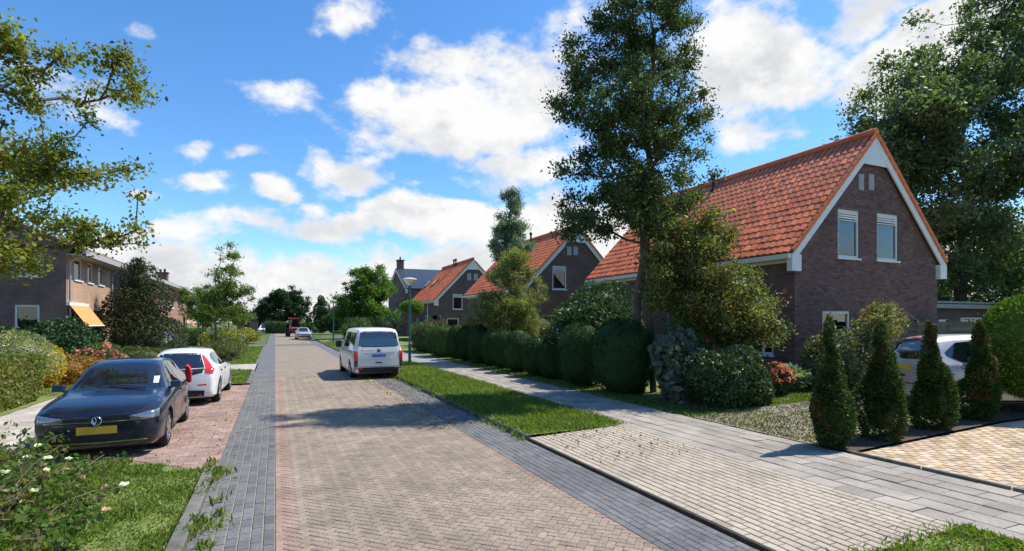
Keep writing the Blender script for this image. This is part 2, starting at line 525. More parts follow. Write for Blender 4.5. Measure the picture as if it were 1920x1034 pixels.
def clip(poly, a, b, c):
    """keep a*x+b*y>=c"""
    o = []
    for i, p in enumerate(poly):
        q = poly[(i + 1) % len(poly)]
        dp, dq = a * p[0] + b * p[1] - c, a * q[0] + b * q[1] - c
        if dp >= 0: o.append(p)
        if dp * dq < 0:
            t = dp / (dp - dq)
            o.append((p[0] + t * (q[0] - p[0]), p[1] + t * (q[1] - p[1])))
    return o


def area(p):
    return abs(sum(p[i][0] * p[(i + 1) % len(p)][1] - p[(i + 1) % len(p)][0] * p[i][1] for i in range(len(p)))) / 2


def piece_vf(poly, j, bev, dep):
    n = len(poly)
    cx = sum(p[0] for p in poly) / n
    cy = sum(p[1] for p in poly) / n

    def ins(k):
        o = []
        for i in range(n):
            a, b, c = Vector(poly[i - 1]), Vector(poly[i]), Vector(poly[(i + 1) % n])
            e1, e2 = (b - a), (c - b)
            if e1.length < 1e-6 or e2.length < 1e-6:
                o.append(tuple(b)); continue
            n1 = Vector((-e1.y, e1.x)).normalized()
            n2 = Vector((-e2.y, e2.x)).normalized()
            m = n1 + n2
            m = m / max(m.length_squared, .25) * 2
            q = b + m * k
            o.append((q.x, q.y))
        return o
    A, B = ins(j + bev), ins(j)
    V = [(x - cx, y - cy, 0) for x, y in A] + [(x - cx, y - cy, -bev * .8) for x, y in B] + [(x - cx, y - cy, -dep) for x, y in B]
    F = [tuple(range(n))]
    for i in range(n):
        k = (i + 1) % n
        F += [(i, n + i, n + k, k), (n + i, 2 * n + i, 2 * n + k, n + k)]
    return V, F, cx, cy


def paving(parent, piece, polys, mat, zf=zr, top=0.0, j=.004, bev=.005, dep=.04, limit=300, zvar=.0015, tints=None):
    """the nearest pieces in view are parts, the rest one joined part"""
    recs = []
    for i, p in enumerate(polys):
        a2 = sum(p[k][0] * p[(k + 1) % len(p)][1] - p[(k + 1) % len(p)][0] * p[k][1] for k in range(len(p)))
        if a2 < 0: p = p[::-1]
        cx = sum(q[0] for q in p) / len(p)
        cy = sum(q[1] for q in p) / len(p)
        px, py, zc = Q(cx, cy, 0)
        vis = zc > 0.5 and -20 < px < 1940 and py < 1060
        recs.append(((0 if vis else 1), zc, p, tints[i]))
    recs.sort(key=lambda r: (r[0], r[1]))
    cache = {}
    rest = MB()
    for i, (v, zc, p, tn) in enumerate(recs):
        V, F, cx, cy = piece_vf(p, j, bev, dep)
        z = zf(cx) + top + random.uniform(-zvar, zvar)
        if i < limit and v == 0:
            tq = tuple(round(c * 20) / 20 for c in tn)
            key = (tuple((round(a, 3), round(b, 3)) for a, b, _ in V), tq)
            me = cache.get(key)
            if me is None:
                mb = MB()
                mb.cur = tq
                mb.add(V, F)
                me = cache[key] = mb.mesh(piece, mat)
            o = mobj(piece, me, parent, (cx, cy, z))
            o.rotation_euler = (random.gauss(0, .006), random.gauss(0, .006), 0)
        else:
            rest.cur = tn
            tx, ty = random.gauss(0, .006), random.gauss(0, .006)
            rest.add([(x + cx, y + cy, q + z + ty * x + tx * y) for x, y, q in V], F)
    if rest.v:
        o = rest.build(piece + 's', mat, parent)
        o['kind'] = 'stuff'


def tone(v=.14, hue=.0):
    k = random.gauss(1, v)
    k = min(1.35, max(.62, k))
    return (k * random.uniform(1 - hue, 1 + hue), k, k * random.uniform(1 - hue, 1 + hue))


def rows(X0, X1, Y0, Y1, nx, L, along='Y', off=.5, tv=.12):
    polys, tn = [], []
    if along == 'Y':
        w = (X1 - X0) / nx
        for i in range(nx):
            y = Y0 - (L * off if i % 2 else 0) + random.uniform(-.01, .01)
            while y < Y1:
                a, b = max(y, Y0), min(y + L, Y1)
                if b - a > .04:
                    polys.append([(X0 + i * w, a), (X0 + (i + 1) * w, a), (X0 + (i + 1) * w, b), (X0 + i * w, b)])
                    tn.append(tone(tv))
                y += L
    else:
        w = (Y1 - Y0) / nx
        for i in range(nx):
            x = X0 - (L * off if i % 2 else 0)
            while x < X1:
                a, b = max(x, X0), min(x + L, X1)
                if b - a > .04:
                    polys.append([(a, Y0 + i * w), (b, Y0 + i * w), (b, Y0 + (i + 1) * w), (a, Y0 + (i + 1) * w)])
                    tn.append(tone(tv))
                x += L
    return polys, tn


# the terrain: one sheet, rising gently to the gardens on the right
def make_ground():
    xs = [-900, -200, -60, -20] + [a for a, _ in ZPTS[1:-1]] + [20, 60, 200, 900]
    ys = [-900, -100, 0, 30, 100, 300, 900]
    V = [(x, y, zr(x) - .13) for y in ys for x in xs]
    n = len(xs)
    F = [(j * n + i, j * n + i + 1, (j + 1) * n + i + 1, (j + 1) * n + i) for j in range(len(ys) - 1) for i in range(n - 1)]
    o = mobj('ground', np_mesh('ground', V, F, M['field']))
    o['kind'] = 'structure'


make_ground()
RW, GL, GR = 3.42, -0.80, 4.25
GEO_Y = 23.0
road = rect_sheet('road', 0.0, RW, -12, 118, -.012, [M['road_joint'], M['road_far']], GEO_Y)
gutter_l = rect_sheet('gutter', GL, 0.0, -12, 118, -.012, [M['gutter_joint'], M['gutter_far']], GEO_Y)
gutter_r = rect_sheet('gutter', RW, GR, -12, 118, -.012, [M['road_joint'], M['gutter_far']], GEO_Y)


def herringbone(X0, X1, Y0, Y1, w=.105):
    polys, tn = [], []
    c = math.sqrt(.5)
    n = int((Y1 - Y0 + X1 - X0) / w * 1.5) + 8

    def rot(u, v):
        return (c * (u - v) * w + X0, c * (u + v) * w + Y0)
    for a in range(-n, n):
        for b in range(-n, n):
            x, y = rot(a, b)
            if not (X0 - .4 < x < X1 + .4 and Y0 - .4 < y < Y1 + .4): continue
            d = (a - b) % 4
            if d == 0: q = [(a, b), (a + 2, b), (a + 2, b + 1), (a, b + 1)]
            elif d == 3: q = [(a, b), (a + 1, b), (a + 1, b + 2), (a, b + 2)]
            else: continue
            p = [rot(*k) for k in q]
            for cl in ((1, 0, X0), (-1, 0, -X1), (0, 1, Y0), (0, -1, -Y1)):
                p = clip(p, *cl)
                if len(p) < 3: break
            if len(p) < 3 or area(p) < .0022: continue
            cx = sum(k[0] for k in p) / len(p)
            edge = cx - X0 < .17 or (X1 - cx < .14 and area(p) < .0152)
            k = tone(.06)
            if edge: k = (k[0] * 1.10, k[1] * .96, k[2] * 1.0)
            polys.append(p)
            tn.append(k)
    return polys, tn


p_, t_ = herringbone(0.0, RW, 2.2, GEO_Y, .088)
paving(road, 'brick', p_, M['road_brick'], tints=t_)
p_, t_ = rows(GL, 0.0, 2.2, GEO_Y, 7, .21, tv=.08)
paving(gutter_l, 'brick', p_, M['gutter_brick'], tints=t_, j=.006)
p_, t_ = rows(RW, GR, 2.2, GEO_Y, 8, .21, tv=.07)
paving(gutter_r, 'brick', p_, M['gutter_brick'], tints=t_, j=.003)
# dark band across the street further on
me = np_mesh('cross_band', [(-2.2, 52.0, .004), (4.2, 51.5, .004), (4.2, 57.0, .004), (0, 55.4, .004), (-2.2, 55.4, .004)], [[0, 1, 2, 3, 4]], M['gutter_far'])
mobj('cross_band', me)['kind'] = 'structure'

# parking bay on the left
bay = rect_sheet('parking_bay', -3.82, GL, 8.9, 20.6, -.012, [M['road_joint']])
p_, t_ = rows(-3.82, GL, 8.9, 20.6, 111, .21, 'X', tv=.13)
keep = [(p, t) for p, t in zip(p_, t_) if not (p[0][1] < 10.0 and p[0][1] < 8.95 + (-.93 - p[0][0]) * .83)]
paving(bay, 'brick', [k[0] for k in keep], M['bay_brick'], tints=[k[1] for k in keep])

# driveway apron, pavement, sandy drive on the right
zap = lambda x: .04 + (x - 4.3) * .0395
apron = rect_sheet('driveway_apron', 4.31, 6.36, 3.1, 8.92, -.012, [M['joint_dark']], zf=zap)
p_, t_ = rows(4.31, 6.36, 3.1, 8.92, 19, .22, tv=.05)
paving(apron, 'brick', p_, M['apron_brick'], zf=zap, tints=t_, j=.0045, bev=.006)
side_r = rect_sheet('pavement', 6.36, 8.16, 0.0, 70, -.012, [M['joint_dark'], M['slab_far']], 26.0)
p_, t_ = rows(6.36, 8.16, 0.4, 26.0, 6, .45, tv=.09)
paving(side_r, 'paving_slab', p_, M['slab'], tints=t_, j=.004, zvar=.004)
sandy = rect_sheet('sandy_driveway', 8.22, 22, -6, 5.40, -.012, [M['sandy_brick']])
p_, t_ = rows(8.26, 15.5, 1.6, 5.40, 36, .21, 'X', tv=.15)
t_ = [(k[0], k[1] * .97 ** (i % 3), k[2] * (1.04, .94, .84)[i % 3]) for i, k in enumerate(t_)]
paving(sandy, 'brick', p_, M['sandy_brick'], tints=t_, j=.002, bev=.003)
# edging stones of the sandy drive
edg = rect_sheet('drive_edging', 8.16, 8.26, -6, 5.46, -.03, [M['joint_dark']])
for i in range(8):
    mb = MB(); mb.box((0, 0, 0), (.055, .96, .16)); o = mb.build('edging_stone', M['kerb'], edg, (8.21, 4.97 - i, .105))
left_walk = rect_sheet('pavement', -5.6, -3.95, 4, 75, -.010, [M['joint_dark'], M['slab_far']], 27.0)
p_, t_ = rows(-5.6, -3.95, 5, 27.0, 5, .45, tv=.10)
paving(left_walk, 'paving_slab', p_, M['slab_left'], tints=t_, zvar=.004)
gravel = rect_sheet('gravel_drive', 8.22, 24, 5.98, 8.95, -.004, [M['gravel']])
bed = rect_sheet('planting_bed', 8.22, 24, 5.46, 5.98, .015, [M['soil']])
lawn_r = rect_sheet('front_lawn', 8.22, 30, 8.95, 70, -.01, [M['lawn']])
verge = rect_sheet('verge', 4.37, 6.36, 8.95, 27.6, .0, [M['lawn']])
verge2 = rect_sheet('verge', 4.37, 6.36, 31, 70, .0, [M['lawn']])
walk_x = rect_sheet('crossing_path', 4.37, 6.36, 27.62, 30.98, .006, [M['slab_far']])
verge3 = rect_sheet('verge', 4.37, 6.36, -6, 3.06, .02, [M['lawn']])
lawn_n = mobj('grass_strip', np_mesh('grass_strip', [(-.96, -4, .055), (-.96, 8.85, .055), (-2.2, 9.9, .055), (-3.92, 10.0, .055), (-3.92, -4, .055)], [[0, 1, 2, 3, 4]], M['lawn']))
lawn_n['kind'] = 'structure'
lawn_m = rect_sheet('grass_strip', -3.92, -.96, 20.7, 26.2, .05, [M['lawn']], zf=lambda x: 0.0)
path_m = rect_sheet('garden_path', -3.92, -.84, 26.22, 30.0, .045, [M['slab_left']], zf=lambda x: 0.0)
lawn_f = rect_sheet('grass_strip', -3.92, -.96, 30.02, 50, .05, [M['lawn']], zf=lambda x: 0.0)
garden_l = rect_sheet('front_lawn', -40, -5.62, 8, 75, .0, [M['lawn']])


def kerb_row(name, x0, x1, y0, y1, h, step=1.0, mat='kerb'):
    root = rect_sheet(name, x0, x1, y0, y1, -.02, [M['joint_dark']], zf=lambda x: 0.0)
    n = max(1, int((y1 - y0) / step))
    L = (y1 - y0) / n
    for i in range(n):
        mb = MB()
        k = random.uniform(.8, 1.15)
        mb.cur = (k, k, k)
        hh = h + random.uniform(-.008, .008)
        w = x1 - x0
        prof = [(-w / 2, -.06), (w / 2, -.06), (w / 2, hh), (-w / 2 + .025, hh), (-w / 2, hh - .025)]
        if x0 < 0: prof = [(-a, b) for a, b in prof]
        mb.prism([(a, -L / 2 + .006, b) for a, b in prof], (0, 0, 0), (0, L - .012, 0))
        o = mb.build('kerb_stone', M[mat], root, ((x0 + x1) / 2 + random.uniform(-.006, .006), y0 + (i + .5) * L, 0))
        o.rotation_euler = (0, 0, random.gauss(0, .006))
    return root


kerb_row('kerb', GR + .005, 4.365, 8.95, 27.6, .085)
kerb_row('kerb', GR + .005, 4.365, 31.0, 58, .085, 1.5)
gap = rect_sheet('apron_gap', GR, 4.30, 3.1, 8.93, -.012, [M['soil']], zf=lambda x: 0.0)
for i in range(6):
    mb = MB(); mb.bx(4.292, 4.311, 3.1 + i * .97 + .004, 3.1 + (i + 1) * .97 - .004, -.05, .030); mb.build('edging_stone', M['soil'], gap)
kerb_row('kerb', GR + .005, 4.365, -4, 3.06, .085)
kerb_row('kerb', -.94, GL - .005, 3.0, 8.9, .065)
kerb_row('kerb', -.94, GL - .005, 20.7, 26.2, .06)
kerb_row('kerb', -.94, GL - .005, 30.0, 50, .06, 2.0)
kerb_row('kerb', -3.94, -3.83, 10.1, 50, .075, 1.2)


# ================================================================ vegetation builders
def unit(n):
    v = rng.normal(size=(n, 3))
    return v / np.linalg.norm(v, axis=1, keepdims=True)


def palette(n, cols, jit=.16, w=None):
    cols = np.array(cols, float)
    k = rng.choice(len(cols), n, p=w)
    c = cols[k] * 1.15 * (1 + rng.normal(0, jit, (n, 1)))
    return np.clip(c, .004, .95)


def leaf_geo(P, size, cols, aspect=.5, dirs=None, dirw=.6, fold=.18, sj=.3):
    n = len(P)
    d = unit(n)
    if dirs is not None:
        d = d * (1 - dirw) + dirs * dirw
        d /= np.linalg.norm(d, axis=1, keepdims=True) + 1e-9
    a = unit(n)
    s = np.cross(d, a)
    s /= np.linalg.norm(s, axis=1, keepdims=True) + 1e-9
    nn = np.cross(d, s)
    L = (size * (1 + rng.normal(0, sj, n)).clip(.4, 1.9))[:, None]
    W = L * aspect * .5
    V = np.empty((n, 4, 3))
    V[:, 0] = P - d * L * .5
    V[:, 1] = P + s * W + nn * L * fold * .5
    V[:, 2] = P + d * L * .5
    V[:, 3] = P - s * W + nn * L * fold * .5
    F = np.arange(n * 4).reshape(n, 4)
    T = np.repeat(cols, 4, axis=0)
    return V.reshape(-1, 3), F, T


def merge(parts):
    V, F, T, b = [], [], [], 0
    for v, f, t in parts:
        V.append(v); F.append(f + b); T.append(t); b += len(v)
    return np.concatenate(V), np.concatenate(F), np.concatenate(T)


def segs_mesh(name, segs, mat, parent, n=6):
    """segs: (p0, p1, r0, r1)"""
    A = np.array([s[0] for s in segs], float); B = np.array([s[1] for s in segs], float)
    ra = np.array([s[2] for s in segs]); rb = np.array([s[3] for s in segs])
    d = B - A
    d /= np.linalg.norm(d, axis=1, keepdims=True) + 1e-9
    ref = np.where(np.abs(d[:, 2:3]) > .9, np.array([[1., 0, 0]]), np.array([[0, 0, 1.]]))
    u = np.cross(d, ref); u /= np.linalg.norm(u, axis=1, keepdims=True)
    w = np.cross(d, u)
    V = np.empty((len(A), 2 * n, 3))
    for k in range(n):
        a = 2 * math.pi * k / n
        o = u * math.cos(a) + w * math.sin(a)
        V[:, k] = A + o * ra[:, None]
        V[:, n + k] = B + d * rb[:, None] * .3 + o * rb[:, None]
    base = (np.arange(len(A)) * 2 * n)[:, None]
    F = np.concatenate([np.concatenate([base + k, base + (k + 1) % n, base + n + (k + 1) % n, base + n + k], 1) for k in range(n)])
    return mobj(name, np_mesh(name, V.reshape(-1, 3), F, mat, None, True), parent)


def grow(trunk, clumps, r_tip, expo, r_base, wig=.12):
    """join every clump to the nearest lower piece of the skeleton; radii from what each piece carries"""
    nodes = [np.array(p, float) for p in trunk]
    par = [-1] + list(range(len(trunk) - 1))
    order = np.argsort(np.min(np.linalg.norm(clumps[:, None] - np.array(nodes)[None], axis=2), axis=1))
    load = {}
    for ci in order:
        c = clumps[ci]
        N = np.array(nodes)
        dv = c - N
        ds = np.linalg.norm(dv, axis=1)
        pen = ds + 1.6 * np.maximum(0, N[:, 2] + .35 * np.linalg.norm(dv[:, :2], axis=1) - c[2])
        pen[0] += 3
        k = int(np.argmin(pen))
        p0 = N[k]
        L = ds[k]
        m = max(2, int(L / .5))
        prev = k
        bow = np.array([0, 0, .12 * L])
        for q in range(1, m + 1):
            f = q / m
            pt = p0 + dv[k] * f - bow * math.sin(math.pi * f) * (1 if f < 1 else 0) + rng.normal(0, wig * .5, 3) * (0 if q == m else 1) * min(1, L)
            nodes.append(pt); par.append(prev); prev = len(nodes) - 1
        load[prev] = load.get(prev, 0) + 1
    cnt = np.zeros(len(nodes))
    for i in range(len(nodes) - 1, 0, -1):
        cnt[i] += load.get(i, 0)
        cnt[par[i]] += cnt[i]
    rad = r_tip * np.maximum(cnt, .6) ** expo
    k = r_base / max(rad[0], 1e-6)
    nt = len(trunk)
    segs = []
    for i in range(1, len(nodes)):
        a = par[i]
        ra = min(rad[a], rad[i] * 1.5)
        rb = rad[i]
        if i < nt:
            ra = max(r_base * (1 - a / (nt - 1)) ** 1.05, rad[a] * .9, .015); rb = max(r_base * (1 - i / (nt - 1)) ** 1.05, rad[i] * .9, .012)
        segs.append((nodes[a], nodes[i], ra, rb))
    return segs, np.array(nodes)


def in_ellipsoids(ells, n, shell=.5):
    """points spread through ellipsoids (centre, radii), biased outward; weight by volume"""
    vol = np.array([e[1][0] * e[1][1] * e[1][2] for e in ells]) ** .8
    k = rng.choice(len(ells), n, p=vol / vol.sum())
    u = unit(n) * (rng.random((n, 1)) ** shell)
    C = np.array([e[0] for e in ells])[k]
    Rr = np.array([e[1] for e in ells])[k]
    return C + u * Rr


def tree(name, label, base, trunk_h, r_base, ells, n_cl, n_leaf, leaf, cl_r, cols, cat='tree', mat='leaf', bark='bark', shell=.45,
         r_tip=.012, expo=.42, lean=(0, 0), aspect=.5, droop=0.0, group=None, w=None, cl_flat=.65, trunks=1, cjit=.16, twig=.45):
    root = thing(name, label, cat, base, 0, group)
    ells = [(np.array(c, float), np.array(r, float)) for c, r in ells]
    cl = in_ellipsoids(ells, n_cl, shell)
    tr = []
    m = 9
    for i in range(m):
        f = i / (m - 1)
        tr.append((lean[0] * f + rng.normal(0, .012 * trunk_h) * min(1, f * 3), lean[1] * f + rng.normal(0, .012 * trunk_h) * min(1, f * 3), -.05 + trunk_h * f))
    segs, nodes = grow(tr, cl, r_tip, expo, r_base)
    if trunks > 1:
        for q in range(1, trunks):
            a = rng.random() * 6.28
            pts = [np.array((math.cos(a) * r_base * 2.2 * (1 - .7 * f) + tr[0][0], math.sin(a) * r_base * 2.2 * (1 - .7 * f), -.05 + trunk_h * .5 * f)) for f in np.linspace(0, 1, 6)]
            segs += [(pts[i], pts[i + 1], r_base * .6, r_base * .55) for i in range(5)]
    segs_mesh('trunk', segs, M[bark], root)
    # leaves round the clump centres and along the last twigs
    rr = cl_r * (1 + .3 * rng.normal(size=n_cl)).clip(.6, 1.8)
    pw = rr ** 2.3 * rng.uniform(.5, 1.3, n_cl)
    per = rng.multinomial(n_leaf, pw / pw.sum())
    idx = np.repeat(np.arange(n_cl), per)
    n = len(idx)
    off = unit(n) * (rng.random((n, 1)) ** .5) * rr[idx][:, None]
    off *= 1 + rng.normal(0, .30, (n, 1))                # frayed edges, no round balls
    off[:, 2] *= cl_flat
    off[:, 2] -= droop * rng.random(n) * cl_r
    P = cl[idx] + off
    ct = 1 + rng.normal(0, cjit, (n_cl, 1))
    c = palette(n, cols, .16, w) * ct[idx].clip(.55, 1.6)
    tw_ = nodes[len(tr):]
    if len(tw_):                                   # leaves along the twigs as well
        m2 = int(n_leaf * twig)
        ii = rng.integers(0, len(tw_), m2)
        far = np.linalg.norm(tw_[ii, :2] - np.array(lean), axis=1)
        ok = far > .25 * np.percentile(far, 90)
        Q2 = tw_[ii][ok] + rng.normal(0, cl_r * .42, (int(ok.sum()), 3))
        P = np.concatenate([P, Q2])
        c = np.concatenate([c, palette(len(Q2), cols, .18, w)])
    V, F, T = leaf_geo(P, leaf, c, aspect)
    mobj('crown', np_mesh('crown', V, F, M[mat], T), root)
    return root


def blob_core(c, r, col, seg=14, rings=9, box=2.0, zlo=None):
    """closed inner mass of twigs and leaves (superellipsoid)"""
    V, F = [], []
    for i in range(rings + 1):
        ph = -math.pi / 2 + math.pi * i / rings
        for k in range(seg):
            a = 2 * math.pi * k / seg
            x, y, z = math.cos(ph) * math.cos(a), math.cos(ph) * math.sin(a), math.sin(ph)
            e = (abs(x) ** box + abs(y) ** box + abs(z) ** box) ** (1 / box)
            q = 1 + rng.normal(0, .03)
            V.append((c[0] + r[0] * x / e * q, c[1] + r[1] * y / e * q, c[2] + r[2] * z / e * q))
    for i in range(rings):
        for k in range(seg):
            F.append((i * seg + k, i * seg + (k + 1) % seg, (i + 1) * seg + (k + 1) % seg, (i + 1) * seg + k))
    return np.array(V), np.array(F), palette(len(V), [col], .1)


def lump(n):
    """smooth random radius factor over directions"""
    ks = unit(9); ph = rng.random(9) * 6.28
    fr = rng.uniform(2.0, 5.0, 9)
    return lambda u: 1 + .5 * n * np.sin(u @ ks.T * fr + ph).sum(1) / 2.2


def bush(name, label, base, ells, n_leaf, leaf, cols, cat='shrub', mat='leaf', box=2.0, depth=.18, lumpy=.12, group=None, w=None, aspect=.55,
         core=.84, outward=.35, stem=None, flowers=None, jit=.17, brown=None, shoots=.02):
    """dense shrub or clipped hedge: leaf-sized faces over and just inside the surface of ellipsoids / boxes, around a closed core"""
    root = thing(name, label, cat, base, 0, group)
    ells = [(np.array(c, float), np.array(r, float)) for c, r in ells]
    parts = []
    ar = np.array([(e[1][0] * e[1][1] + e[1][1] * e[1][2] + e[1][0] * e[1][2]) for e in ells])
    cnt = rng.multinomial(n_leaf, ar / ar.sum())
    mid = np.mean(np.array(cols), axis=0)
    for (c, r), n in zip(ells, cnt):
        if box > 2.5:
            # even cover on box-like shapes: sample the cube and push out to the superellipsoid
            u = rng.uniform(-1, 1, (n, 3))
            ax = rng.choice(3, n, p=np.array([r[1] * r[2], r[0] * r[2], r[0] * r[1]]) / (r[1] * r[2] + r[0] * r[2] + r[0] * r[1]))
            u[np.arange(n), ax] = np.sign(u[np.arange(n), ax])
        else:
            u = unit(n)
        e = (np.abs(u) ** box).sum(1) ** (1 / box)
        s = u / e[:, None]
        ud = u / np.linalg.norm(u, axis=1, keepdims=True)
        q = lump(lumpy)(u / np.linalg.norm(u, axis=1, keepdims=True)) * (1 - depth * rng.random(n) ** 1.7) + rng.normal(0, .012, n)
        P = c + s * r * q[:, None]
        q = q + np.where(rng.random(n) < shoots, rng.random(n) * .16, 0)      # stray shoots
        P = c + s * r * q[:, None]
        tl = lump(.22)(ud)[:, None]
        col = palette(n, cols, jit, w) * tl.clip(.6, 1.5)
        if brown is not None:
            bl = lump(1.0)(ud) - 1 + rng.normal(0, .25, n)
            bm = bl > brown[1]
            col[bm] = palette(int(bm.sum()), brown[0], .2)
        keepz = P[:, 2] > .02
        nrm = s / np.maximum(r, .05)
        nrm /= np.linalg.norm(nrm, axis=1, keepdims=True)
        parts.append(leaf_geo(P[keepz], leaf, col[keepz], aspect, nrm[keepz], outward))
        if core:
            cv, cf, ct = blob_core(c, r * core, mid, box=box)
            cv[:, 2] = np.maximum(cv[:, 2], .0)
            parts.append((cv, cf, ct))
    V, F, T = merge(parts)
    mobj('foliage', np_mesh('foliage', V, F, M[mat], T), root)
    if stem:
        mb = MB(); mb.tube([(0, 0, -.05), (.01, 0, stem[0] * .5), (0, 0, stem[0])], [stem[1], stem[1] * .85, stem[1] * .8], 8)
        mb.build('stem', M['bark_pale'], root, smooth=60)
    if flowers:
        cols2, nf, fr = flowers
        for k in range(nf):
            c, r = ells[rng.integers(len(ells))]
            u = unit(1)[0]
            u[2] = abs(u[2]) * .8 - .1
            if u[1] > .3: u[1] *= -1
            u /= np.linalg.norm(u)
            P = unit(46) * fr * np.array([1, 1, .7])
            v, f, t = leaf_geo(P, fr * .75, palette(46, cols2, .14), .9, unit(46), .2)
            mobj('flower_head', np_mesh('flower_head', v, f, M['leaf'], t), root, tuple(c + u * r * 1.0))
    return root


def grass(name, label, rects, cols, dens, h, zf=zr, dz=0.0, w=None, patch=.45, lean=.5, wid=.010):
    """blades over rectangles (x0,x1,y0,y1[,density factor])"""
    V, T = [], []
    for rc in rects:
        x0, x1, y0, y1 = rc[:4]
        n = int((x1 - x0) * (y1 - y0) * dens * (rc[4] if len(rc) > 4 else 1))
        x = rng.uniform(x0, x1, n); y = rng.uniform(y0, y1, n)
        f = np.sin(x * 2.1 + 1.7 * np.sin(y * 1.3)) * np.sin(y * 1.7 + 1.1 * np.sin(x * 2.3)) + .5 * np.sin(x * 5.3 + y * 3.1) * np.sin(y * 4.7 - x)
        ok = rng.random(n) < 1 - patch * np.clip(f, 0, 1)
        x, y, f = x[ok], y[ok], f[ok]
        n = len(x)
        z = np.array([zf(a) for a in x]) + dz
        a = rng.random(n) * 6.283
        hh = h * (1 + rng.normal(0, .35, n)).clip(.3, 2.4) * (1 - .3 * np.clip(f, -1, 1))
        ww = wid * rng.uniform(.6, 1.5, n)
        ln = rng.normal(0, lean, (n, 2)) * hh[:, None]
        B = np.stack([x, y, z - .01], 1)
        s = np.stack([np.cos(a) * ww, np.sin(a) * ww, np.zeros(n)], 1)
        mid = B + np.stack([ln[:, 0] * .35, ln[:, 1] * .35, hh * .6], 1)
        tip = B + np.stack([ln[:, 0], ln[:, 1], hh * .95], 1)
        V.append(np.stack([B - s, B + s, mid + s * .7, tip, mid - s * .7], 1).reshape(-1, 3))
        c = palette(n, cols, .16, w)
        T.append(np.repeat(c, 5, axis=0))
    V = np.concatenate(V); T = np.concatenate(T)
    F = np.arange(len(V)).reshape(-1, 5)
    o = mobj(name, np_mesh(name, V, F, M['leaf'], T))
    tag(o, label, 'grass', kind='stuff')
    return o


# ================================================================ houses
def wall_face(mb, outline, holes, O, U, N, rev=.11, Vv=Vector((0, 0, 1))):
    """wall sheet with real openings and reveals; O origin, U along, N outward"""
    O, U, N = Vector(O), Vector(U), Vector(N)
    loops = [[Vector((u, v, 0)) for u, v in outline]]
    for (a, b, c, d) in holes:
        loops.append([Vector((a, c, 0)), Vector((a, d, 0)), Vector((b, d, 0)), Vector((b, c, 0))])
    flat = [p for l in loops for p in l]
    tris = tessellate_polygon(loops)
    pt = lambda p, k=0.0: O + U * p[0] + Vv * p[1] + N * k
    mb.add([pt(p) for p in flat], [tuple(t) for t in tris])
    for (a, b, c, d) in holes:
        q = [(a, c), (b, c), (b, d), (a, d)]
        mb.add([pt(p) for p in q] + [pt(p, -rev) for p in q], [(i, (i + 1) % 4, 4 + (i + 1) % 4, 4 + i) for i in range(4)])


def window(parent, rect, O, U, N, style='plain', frame='white', back='curtain', rev=.11):
    O, U, N = Vector(O), Vector(U), Vector(N)
    Z = Vector((0, 0, 1))
    a, b, c, d = rect
    Mx = Matrix((U, N, Z)).transposed().to_3x3()

    def put(mb, u0, u1, v0, v1, k0, k1):
        mb.box(O + U * (u0 + u1) / 2 + Z * (v0 + v1) / 2 + N * (k0 + k1) / 2, (abs(u1 - u0), abs(k1 - k0), abs(v1 - v0)), Mx)
    f = .075
    w = MB()
    put(w, a, a + f, c, d, -rev, -.035)
    put(w, b - f, b, c, d, -rev, -.035)
    put(w, a + f, b - f, c, c + f, -rev, -.036)
    put(w, a + f, b - f, d - f, d, -rev, -.036)
    top = d - f
    if style == 'vent':
        for k in range(3):
            put(w, a + f, b - f, d - f - .06 - k * .075, d - f - .012 - k * .075, -.07, -.020)
        top = d - f - .25
        put(w, a + f, b - f, top - .03, top, -rev, -.03)
    if style == 'double':
        put(w, (a + b) / 2 - .045, (a + b) / 2 + .045, c + f, d - f, -rev, -.037)
    if style == 'right':
        put(w, a + (b - a) * .30 - .045, a + (b - a) * .30 + .045, c + f, d - f, -rev, -.037)
    wo = w.build('window', M[frame], parent)
    mb = MB()
    put(mb, a + f, b - f, c + f, top, -.080, -.074)
    mb.build('pane', M['pane'], wo)
    mb = MB()
    put(mb, a - .05, b + .05, c - .06, c - .003, -.05, .055)
    mb.build('sill', M[frame], wo)
    if back == 'curtain':
        n = 9
        pts = []
        for s0, s1 in ((a, a + (b - a) * .30), (b - (b - a) * .46, b)):
            vs, fs = [], []
            for i in range(n):
                q = s0 + (s1 - s0) * i / (n - 1)
                kk = -.20 - .025 * (i % 2)
                vs += [O + U * q + Z * c + N * kk, O + U * q + Z * d + N * kk]
            fs = [(2 * i, 2 * i + 2, 2 * i + 3, 2 * i + 1) for i in range(n - 1)]
            pts.append((vs, fs))
        mb = MB()
        for vs, fs in pts: mb.add(vs, fs)
        mb.build('curtain', M['curtain'], wo)
    elif back == 'blind':
        mb = MB()
        k = c
        while k < d:
            put(mb, a, b, k, k + .055, -.16, -.15)
            k += .065
        mb.build('blind', M['blind'], wo)
    return wo


def tile_geo(w, L, lift=.026, hump=.019, n=6):
    """S-profile pantile: across a (0..w), up s (0..L), normal"""
    V, F = [], []
    for r, (s, up) in enumerate(((0, lift), (L, 0.004))):
        for i in range(n + 1):
            f = i / n
            V.append((f * w * 1.06, s, up + hump * (math.cos(2 * math.pi * (f * 1.0 - .28)) + .35 * math.cos(4 * math.pi * f))))
    for i in range(n):
        F.append((i, i + 1, n + 2 + i, n + 1 + i))
    b = len(V)
    for i in range(n + 1):                      # front lip
        V.append((V[i][0], V[i][1] + .004, V[i][2] - .030))
    for i in range(n):
        F.append((i, b + i, b + i + 1, i + 1))
    V += [V[0], V[n], (V[0][0], L, -.01), (V[n][0], L, -.01)]
    return V, F


